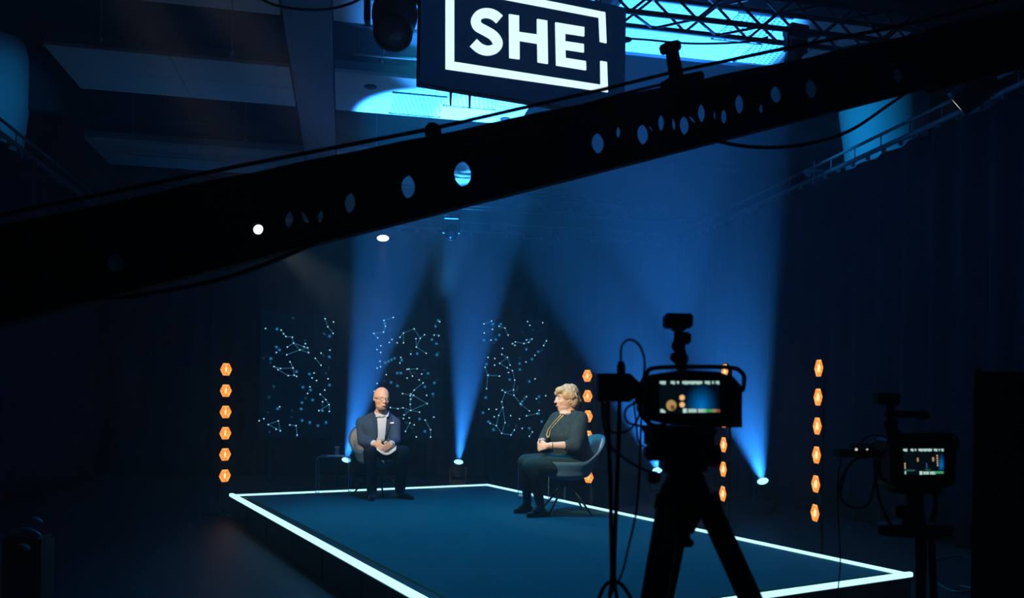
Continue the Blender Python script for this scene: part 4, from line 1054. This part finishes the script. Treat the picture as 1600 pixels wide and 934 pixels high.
# screen image
def screen(par, q, x0, y0, x1, y1, skew, kind):
    def s_(u_, v_, off): return q(x0 + (x1 - x0) * u_ + skew * v_, y0 + (y1 - y0) * v_) - Vector((0, off, 0))
    def rect(u0, v0, u1, v1, m_, off):
        b.m(m_); b.poly([s_(u0, v1, off), s_(u1, v1, off), s_(u1, v0, off), s_(u0, v0, off)])
    def disc(u0, v0, ru, rv, m_, off):
        b.m(m_); b.poly([s_(u0 + ru * cos(2 * pi * i / 12), v0 + rv * sin(2 * pi * i / 12), off) for i in range(12)])
    HUD = emit('screen_hud_white', (.62, .95, .85), .75); GRN = emit('screen_green', (.08, .75, .25), .45); RED = emit('screen_red', (.7, .18, .12), .35)
    BG = emit('screen_black', (.02, .10, .16), .035); AMB = emit('screen_amber', (1, .55, .22), .9); HAI = emit('screen_hair', (.75, .45, .16), .55); YEL = emit('screen_yellow', (.6, .65, .25), .4)
    TEAL = emit('screen_teal', (.1, .5, .5), .18)
    b = MB(); rect(0, 0, 1, 1, BG, .0160)
    # blue beam: shader gradient
    m_ = bpy.data.materials.new('screen_blue_beam'); m_.use_nodes = True; nt = m_.node_tree; nt.nodes.clear(); m_.cycles.emission_sampling = 'NONE'
    o_ = nt.nodes.new('ShaderNodeOutputMaterial'); e_ = nt.nodes.new('ShaderNodeEmission'); e_.inputs['Color'].default_value = (.0, .22, .75, 1)
    tc = nt.nodes.new('ShaderNodeTexCoord'); mp = nt.nodes.new('ShaderNodeMapping'); gr = nt.nodes.new('ShaderNodeTexGradient'); gr.gradient_type = 'SPHERICAL'
    fc = s_(.69, .82, 0) if kind == 0 else s_(.93, .62, 0); lc = fc - world(par).translation
    sz = (s_(1, 0, 0) - s_(0, 0, 0)).x
    sc_ = (1 / (sz * (.30 if kind == 0 else .10)), 1, 1 / (sz * (.44 if kind == 0 else .32)))
    mp.inputs['Location'].default_value = (-fc.x * sc_[0], 0, -fc.z * sc_[2]); mp.inputs['Scale'].default_value = (sc_[0], 0, sc_[2])
    nt.links.new(tc.outputs['Object'], mp.inputs['Vector']); nt.links.new(mp.outputs['Vector'], gr.inputs['Vector'])
    pw = nt.nodes.new('ShaderNodeMath'); pw.operation = 'POWER'; pw.inputs[1].default_value = 1.8; nt.links.new(gr.outputs['Fac'], pw.inputs[0]); mm = nt.nodes.new('ShaderNodeMath'); mm.operation = 'MULTIPLY'; mm.inputs[1].default_value = .75; nt.links.new(pw.outputs[0], mm.inputs[0])
    ad = nt.nodes.new('ShaderNodeMath'); ad.inputs[1].default_value = .012; nt.links.new(mm.outputs[0], ad.inputs[0]); nt.links.new(ad.outputs[0], e_.inputs['Strength']); nt.links.new(e_.outputs[0], o_.inputs['Surface'])
    if kind == 0: rect(.42, .12, .99, .86, m_, .0165)
    else: rect(.82, .15, 1, .80, m_, .0165)
    hud = [(.02, .12), (.20, .27), (.30, .34), (.39, .72), (.76, .85), (.88, .91), (.94, 1.0)]
    for (a_, c_) in hud:
        n_ = max(1, int((c_ - a_) / .03))
        for i in range(n_):
            w_ = (c_ - a_) / n_; hgt = .10 if (i % 3) else .08
            rect(a_ + i * w_, .01, a_ + i * w_ + w_ * .86, .01 + hgt, HUD, .0170)
    rect(.39, .86, .455, .99, HUD, .017); 
    for i in range(4): rect(.48 + .035 * i, .87, .48 + .035 * i + .028, .98, HUD, .017)
    for i in range(4): rect(.64 + .035 * i, .87, .64 + .035 * i + .028, .98, HUD, .017)
    if kind == 0:
        rect(.72, .88, .86, .97, GRN, .017); rect(.86, .88, .94, .97, YEL, .017); rect(.94, .88, 1.0, .97, RED, .017)
        disc(.38, .52, .045, .085, AMB, .017); disc(.38, .74, .045, .085, AMB, .017); disc(.20, .76, .085, .17, HAI, .017); disc(.22, .83, .04, .08, emit('screen_hair_shadow', (.35, .16, .06), .4), .0173)
        rect(.02, .88, .07, .98, HUD, .017); rect(.07, .93, .10, .99, HUD, .017)
    else:
        for i in range(5): rect(.82, .25 + .09 * i, .85, .30 + .09 * i, AMB, .017)
        for i in range(3): rect(.03, .55 + .08 * i, .06, .60 + .08 * i, AMB, .017)
        rect(.34, .35, .38, .50, HAI, .017); rect(.71, .33, .76, .48, HAI, .017); rect(.03, .80, .28, .86, TEAL, .017); rect(.52, .78, .66, .82, TEAL, .017)
        rect(.74, .86, .97, .95, GRN, .017); rect(.03, .86, .06, .97, HUD, .017); rect(.56, .55, .58, .75, emit('screen_beam_blue', (.1, .3, .7), .4), .017)
    b.build('screen', par, recalc=False)
screen(cam1, q, 1027, 595, 1121, 645, 1, 0)
b = MB().m(M_GEAR); b.tube([q(1066, 578, .04), q(1064, 545, .04)], .011, 10); b.ell(q(1063, 560, .04), .018); b.ell(q(1055, 558, .04), .012); b.ell(q(1060, 540, .04), .016); b.tube([q(1059, 545, .04), q(1060, 508, .04)], .010, 10)
pbox(b, q, 1064, 518, 1081, 537, .03, .03); b.build('accessory_arm', cam1)
b = MB().m(M_GEAR); pbox(b, q, 1041, 489, 1084, 511, .05, .02); pbox(b, q, 1052, 509, 1072, 516, .03, .03, .002); b.build('top_receiver', cam1)

tri1 = thing('tripod', 'black camera tripod under the large film camera', 'tripod', foot)
b = MB().m(M_GEAR); pbox(b, q, 1014, 668, 1122, 678, .12, .0); pbox(b, q, 1017, 670, 1118, 704, .11, .01, .008); pbox(b, q, 1040, 700, 1108, 745, .10, .01, .012)
pbox(b, q, 1010, 697, 1042, 720, .05, .02, .006); pbox(b, q, 1106, 697, 1128, 729, .05, .02, .006); b.tube([q(1014, 690, .05), q(1014, 670, .05)], .006, 8); pbox(b, q, 1014, 738, 1032, 755, .04, .03); pbox(b, q, 1095, 742, 1102, 760, .04, .03)
b.build('fluid_head', tri1)
b = MB().m(M_GEAR)
cz = [q(1070, y, .06) for y in (742, 760, 775, 792, 812, 832)]
b.tube(cz, [.038, .052, .058, .050, .034, .020], 20); b.tube([q(1069, 830, .06), q(1069, 846, .06)], .014, 10); pbox(b, q, 1054, 843, 1085, 855, .03, .045, .004); b.build('bowl', tri1)
def leg(par, a_, mid_, end_, r0, r1, flat=True):
    b = MB().m(M_GEAR); dv = (end_ - a_).normalized(); sd = dv.cross(Vector((0, 1, 0))).normalized()
    b.tube([a_, a_.lerp(end_, .02)], r0 * 1.3, 10)
    for o_ in (-r0 * .55, r0 * .55): b.tube([a_ + sd * o_, a_.lerp(end_, .55) + sd * o_], r0 * .55, 8)
    b.tube([a_.lerp(end_, .1), a_.lerp(end_, .97)], r1 * .9, 10)
    for s_ in (.30, .56): b.box(a_.lerp(end_, s_), (r0 * 2.6, r0 * 1.8, .045), frame_mtx(sd, dv.cross(sd), dv), .004)
    b.build('leg', par)
    b = MB().m(M_RUBBER); b.ell(end_ + ZV * .0, (r0 * 1.4, r0 * 1.4, .02)); b.build('foot', par)
fl = S(893, 1.72, .022); fr = S(1690, 1.95, .022); fb = S(960, 2.45, .022)
def ext(px1_, py1_, px2_, py2_, dA, dB):  # floor point of a leg through two image points
    a_ = P(px1_, py1_, dA); 
    lo, hi = 0, 1
    return a_
aL, aR, aB = q(1048, 778, .02), q(1100, 775, .06), q(1066, 785, .11)
def to_floor(a_, px, py, d):
    m_ = P(px, py, d); dv = m_ - a_; k = (a_.z - .022) / (-dv.z); return a_ + dv * k
leg(tri1, aL, None, to_floor(aL, 1022, 934, 1.74), .026, .017)
leg(tri1, aR, None, to_floor(aR, 1172, 934, 1.86), .024, .016)
leg(tri1, aB, None, to_floor(aB, 1036, 934, 2.02), .024, .016)

box1 = thing('wireless_transmitter', 'black box clipped to the left of the large film camera, cable looping from its top', 'transmitter', q(963, 628))
b = MB().m(M_GEAR); b.prism([q(936, 583, .01), q(985, 583, .01), q(1000, 598, .01), q(992, 622, .01), q(984, 628, .01), q(936, 627, .01)], Vector((0, .07, 0))); b.build('body', box1)
b = MB().m(M_GEAR); pbox(b, q, 990, 597, 1010, 612, .03, .02, .003); b.build('bracket', box1)
b = MB().m(M_RUBBER); b.tube([q(970.5, 584, .04), q(970.5, 572, .04), q(970.5, 564, .04)], [.010, .010, .006], 10)
b.tube(spline([q(970.5, 570, .04), q(970.5, 545, .04), q(977, 533, .04), q(988, 531, .04), q(1000, 541, .04), q(1007, 562, .04), q(1006, 585, .04), q(1003, 605, .04)], 8), .0026, 8); b.build('looped_cable', box1)
ci = 0
for pts, r_, lb in (([(950, 626, 1.83), (951, 680, 1.83), (954, 760, 1.83), (955, 840, 1.83), (956, 905, 1.83), (952, 945, 1.83), (948, 1100, 1.8), (940, 1500, 1.8)], .0046, 'thick black cable hanging from the box, left of the pair'),
                    ([(968, 626, 1.83), (967, 680, 1.83), (964, 760, 1.83), (961, 840, 1.83), (960, 905, 1.83), (965, 945, 1.83), (980, 1100, 1.8), (990, 1500, 1.8)], .0046, 'thick black cable hanging from the box, right of the pair'),
                    ([(1004, 612, 1.83), (1001, 680, 1.83), (999, 740, 1.83), (994, 800, 1.83), (983, 850, 1.83), (972, 895, 1.83), (955, 930, 1.83), (945, 1000, 1.83)], .0024, 'thin black cable between the tripod and the thick pair of cables'),
                    ([(941, 626, 1.84), (943, 660, 1.84), (955, 697, 1.84), (975, 715, 1.84), (1000, 731, 1.84), (1022, 738, 1.86)], .0030, 'black cable slanting from the box to the tripod head'),
                    ([(1003, 628, 1.82), (985, 633, 1.8), (976, 645, 1.8), (982, 660, 1.8), (1005, 667, 1.8), (1025, 678, 1.82)], .0026, 'small black cable loop left of the film camera'),
                    ([(1000, 626, 1.82), (998, 650, 1.8), (985, 670, 1.8), (960, 676, 1.8), (948, 660, 1.8), (944, 630, 1.82)], .0024, 'black cable curving under the clipped box'),
                    ([(990, 626, 1.83), (994, 660, 1.83), (998, 690, 1.83), (1012, 700, 1.83)], .0022, 'short black cable from the box to the tripod head'),
                    ([(935, 936, 1.82), (945, 915, 1.82), (958, 908, 1.82), (972, 914, 1.82), (985, 934, 1.82), (990, 960, 1.82)], .0044, 'black cable bundle arching at the bottom edge beside the tripod')):
    cable(pts, r_, 'camera_cable', lb)

# ------------------------------------------------------------------ second film camera
d2 = 2.6; q = lp(d2)
cam2 = thing('film_camera', 'smaller looking black film camera at the right with a dim rear screen', 'camera', q(1437, 765))
b = MB().m(M_GEAR)
b.prism([q(*p) for p in ((1392, 690), (1402, 683), (1455, 680), (1488, 682), (1495, 694), (1493, 756), (1470, 764), (1402, 764), (1391, 755))], Vector((0, .11, 0))); b.build('body', cam2)
b = MB().m(M_GEAR); b.tube(spline([q(1392, 700, .02), q(1388, 690, .02), (q(1396, 682, .02)), q(1430, 678, .02), q(1480, 678, .02), q(1494, 684, .02), q(1497, 700, .02)], 6), .005, 8)
b.tube(spline([q(1386, 700, .02), q(1375, 715, .02), q(1376, 742, .02), q(1390, 755, .02), q(1405, 758, .02)], 6), .006, 8); b.build('cage_rail', cam2)
b = MB().m(M_GEAR); pbox(b, q, 1402, 694, 1478, 747, .012, -.014, .003); b.build('monitor_bezel', cam2)
b = MB().m(M_GEAR); b.tube([q(1442, 722, .11), q(1442, 723, .24)], [.05, .055], 20); b.build('lens_barrel', cam2)
screen(cam2, q, 1406, 700, 1470, 741, 2, 1)
b = MB().m(M_GEAR); pbox(b, q, 1373, 614, 1408, 632, .05, .02); b.build('top_receiver', cam2)
b = MB().m(M_GEAR); b.tube([q(1391, 632, .04), q(1392, 684, .04)], .013, 10); b.ell(q(1391, 662, .04), .024); b.ell(q(1398, 678, .04), .02); b.tube([q(1383, 646, .04), q(1435, 648, .04)], .012, 10); b.ell(q(1442, 648, .04), (.024, .02, .018)); b.build('accessory_arm', cam2)
tri2 = thing('tripod', 'black tripod with a round tray under the right film camera', 'tripod', Vector((q(1437, 700).x, d2 + .06, 0)))
b = MB().m(M_GEAR); pbox(b, q, 1402, 764, 1475, 772, .12, .0); b.tube([q(1428, 770, .06), q(1428, 790, .06), q(1428, 818, .06)], [.030, .026, .036], 14); pbox(b, q, 1403, 790, 1420, 810, .04, .04); b.tube(spline([q(1460, 770, .05), q(1462, 790, .05), q(1455, 815, .05)]), .008, 8)
b.build('ball_head', tri2)
b = MB().m(M_GEAR); cc = q(1430, 827, .06)
b.rings([[cc + Vector((cos(2 * pi * i / 32) * r_, sin(2 * pi * i / 32) * r_ * .55, z_)) for i in range(32)] for r_, z_ in ((.03, -.02), (.115, -.018), (.121, .0), (.115, .016), (.03, .018))]); b.build('tray', tri2)
for (x0, x1, dy) in ((1436, 1437, .05), (1454, 1459, .12), (1444, 1440, .20)):
    a_ = q(x0, 836, dy); b = MB().m(M_GEAR); e_ = to_floor(a_, x1, 934, d2 + dy + .02); b.tube([a_, e_], [.0125, .011], 10); b.ell(e_, (.018, .018, .018)); b.build('leg', tri2)
bx2 = thing('wireless_transmitter', 'flat black box with cables left of the right film camera', 'transmitter', q(1340, 712))
b = MB().m(M_GEAR); pbox(b, q, 1313, 702, 1376, 714, .07, .01); b.build('body', bx2)
b = MB().m(mat('grey_blue_connector', (.10, .13, .18), .4, .2, .2, 20))
for px in (1335, 1345, 1356, 1364): b.tube([q(px, 703, .03), q(px - 3, 691, .03)], .009, 8)
b.build('connector', bx2)
b = MB().m(emit('small_led', (.9, .9, .8), .7)); b.ell(q(1338, 702, -.002), .0045, None, 1); b.ell(q(1355, 702, -.002), .003, None, 1); b.build('indicator', bx2)
for pts, r_, lb in (([(1315, 712, 2.63), (1310, 740, 2.63), (1309, 780, 2.63), (1311, 830, 2.63), (1313, 880, 2.63), (1309, 934, 2.63), (1305, 1100, 2.6), (1300, 1200, 2.55)], .0022, 'thin black cable hanging left of the right tripod down to the floor'),
                    ([(1340, 714, 2.63), (1318, 740, 2.63), (1312, 770, 2.63), (1322, 788, 2.63), (1345, 793, 2.63), (1360, 780, 2.63), (1368, 745, 2.63), (1372, 720, 2.63)], .0034, 'black cable loop hanging under the flat box of the right camera'),
                    ([(1366, 716, 2.63), (1368, 750, 2.63), (1374, 780, 2.63), (1384, 805, 2.63), (1392, 820, 2.63)], .0045, 'black cable running from the flat box down to the tripod tray'),
                    ([(1352, 714, 2.63), (1330, 722, 2.63), (1318, 750, 2.63), (1312, 775, 2.63)], .0030, 'short black cable under the flat box of the right camera'),
                    ([(1345, 695, 2.63), (1355, 682, 2.63), (1375, 680, 2.63), (1392, 688, 2.63)], .0030, 'black cable joining the flat box to the right film camera')):
    cable(pts, r_, 'camera_cable', lb)

# tall black equipment case at the right edge
b = MB().m(M_JIB); x0, y0 = 1516, 580
pl = S(1516, 2.9, 0); hgt = P(1516, 580, 2.9).z
cy_ = Vector((.50, .866, 0)); cx_ = Vector((.866, -.50, 0)); CM = frame_mtx(cx_, cy_, ZV)
def cpos(x, y, z): return Vector((pl.x, pl.y, 0)) + cx_ * x + cy_ * y + ZV * z
case = thing('equipment_case', 'tall plain black equipment case at the right edge', 'case', cpos(.36, .2, 0))
b.box(cpos(.36, .25, hgt / 2 + .02), (.72, .5, hgt - .04), CM, .012); b.build('case_shell', case)
for dx in (.0, .72):
    for dy in (0, .5): b = MB().m(M_GEAR); b.box(cpos(dx, dy, hgt / 2 + .02), (.022, .022, hgt - .02), CM, .003); b.build('corner_trim', case)
for dx in (.08, .64):
    for dy in (.06, .44): b = MB().m(M_RUBBER); b.disc(cpos(dx, dy, .022), cx_, .022, 12, .02); b.build('caster', case)

# made-up fixture at far left; its pale blobs paint glints near the floor
eq = thing('glint_fixture', 'made-up dark fixture with three painted glints at the lower left', 'stage light', S(52, 5.6, 0))
b = MB().m(M_BLACK); c = P(45, 835, 5.6); b.box(Vector((c.x, c.y, c.z / 2)), (.26, .2, c.z), None, .02)
b.build('housing', eq)
b = MB().m(mat('grey_glint', (.25, .30, .36), .3, .4, .2, 10))
for (px, py, r_) in ((57, 812, .035), (49, 832, .055), (38, 854, .035)): b.ell(P(px, py, 5.48), (r_ * 1.3, .02, r_ * .5), Matrix.Rotation(radians(20), 4, 'Y'))
b.build('painted_glint', eq)
# cables on the floor at lower right
def floorcable(pts, r_, lb):
    b = MB().m(mat('grey_floor_cable', (.05, .06, .075), .5, 0, .1, 10)); b.tube(spline([Pz(x, y, r_) for x, y in pts], 8), r_, 6)
    tag(b.build('floor_cable', base=Pz(*pts[0], r_)), lb, 'cable')
floorcable([(1455, 900), (1470, 915), (1500, 925), (1540, 915), (1580, 905), (1640, 900)], .012, 'dark cable curving over the floor beside the black case')
floorcable([(1500, 915), (1530, 921), (1570, 932), (1620, 950)], .010, 'thin cable crossing the floor below the black case')
floorcable([(1450, 690 + 190), (1470, 872), (1500, 868), (1515, 872)], .010, 'cable lying behind the right tripod near the curtain')

# ------------------------------------------------------------------ haze
b = MB()
hz = bpy.data.materials.new('thin_stage_haze'); hz.use_nodes = True; nt = hz.node_tree; nt.nodes.clear()
o_ = nt.nodes.new('ShaderNodeOutputMaterial'); vs = nt.nodes.new('ShaderNodeVolumeScatter')
vs.inputs['Density'].default_value = 0.013; vs.inputs['Anisotropy'].default_value = 0.6; vs.inputs['Color'].default_value = (.92, .96, 1, 1)
nt.links.new(vs.outputs[0], o_.inputs['Volume']); b.m(hz)
rbox(b, -5.9, 7.7, -2.5, 15.5, .02, 6.0)
haze = b.build('haze'); tag(haze, 'thin stage haze filling the hall and showing the light beams', 'haze', kind='stuff')

# ------------------------------------------------------------------ unseen spots: inferred stage lamps, plus added ones for ducts and ceiling
def unseen_spot(px_loc, tgt, color, power, ang, blend=.6, rad=.15):
    return spot(None, Vector(px_loc), Vector(tgt) - Vector(px_loc), color, power, ang, blend, rad, 'stage_and_fill_spot')
mC, wC = Q(598, 9.8, .75), Q(880, 8.6, .8)
unseen_spot((-2.6, 3.5, 4.7), mC + ZV * .22, (1, .84, .62), 3700, 10.5, .75)
unseen_spot((-2.4, 4.5, 4.5), wC + ZV * .18, (1, .84, .62), 2500, 13.5, .75)
unseen_spot(R(.7, 8.5, 5.35), (.1, 7.5, .25), (.004, .54, 1.0), 1850, 82, .7, .2)
unseen_spot(R(1.7, 14.4, 3.1), R(1.75, 12.95, 4.95), (.03, .34, 1.0), 1800, 34, .3)
# added blue spots: two brighten the ducts, two imitate bounce on the panels
cR = P(1385, 205, dR); unseen_spot(cR + Vector((-1.6, -1.0, -.4)), cR, (.004, .38, 1.0), 60, 60, .5)
cL = P(-10, 150, dL); unseen_spot(cL + Vector((1.3, -.9, -.2)), cL, (.004, .38, 1.0), 12, 60, .5)
unseen_spot(R(-1.8, 11.2, 3.4), R(-1.8, 9.9, 4.95), (.004, .30, 1.0), 9, 125, .9); unseen_spot(R(-1.9, 14.4, 3.2), R(-1.9, 13.2, 4.95), (.004, .30, 1.0), 9, 125, .9)

w = bpy.data.worlds.new('World'); SC.world = w; w.use_nodes = True
w.node_tree.nodes['Background'].inputs['Color'].default_value = (0.0, .22, 1.0, 1); w.node_tree.nodes['Background'].inputs['Strength'].default_value = 0.010

# ------------------------------------------------------------------ camera and render look
cd = bpy.data.cameras.new('Camera'); cam = bpy.data.objects.new('Camera', cd); COL.objects.link(cam)
cd.sensor_width = 36; cd.lens = F / 1600 * 36; cd.shift_y = (CY - 467) / 1600; cd.clip_start = .05; cd.clip_end = 100
m = Matrix.Identity(4)
m.col[0] = (cos(RO), 0, sin(RO), 0); m.col[1] = (-sin(RO), 0, cos(RO), 0); m.col[2] = (0, -1, 0, 0); m.col[3] = (0, 0, CAMZ, 1)
cam.matrix_world = m
cd.dof.use_dof = True; cd.dof.focus_distance = 9.6; cd.dof.aperture_fstop = 4.5
SC.camera = cam
vsx = SC.view_settings; vsx.view_transform = 'Standard'; vsx.look = 'None'; vsx.gamma = 1; vsx.exposure = 0; vsx.use_curve_mapping = False
cy = SC.cycles
cy.max_bounces = 5; cy.diffuse_bounces = 3; cy.glossy_bounces = 2; cy.transmission_bounces = 4; cy.transparent_max_bounces = 12; cy.volume_bounces = 1
cy.use_denoising = True; cy.sample_clamp_indirect = 2.0; cy.sample_clamp_direct = 0
cy.caustics_reflective = False; cy.caustics_refractive = False
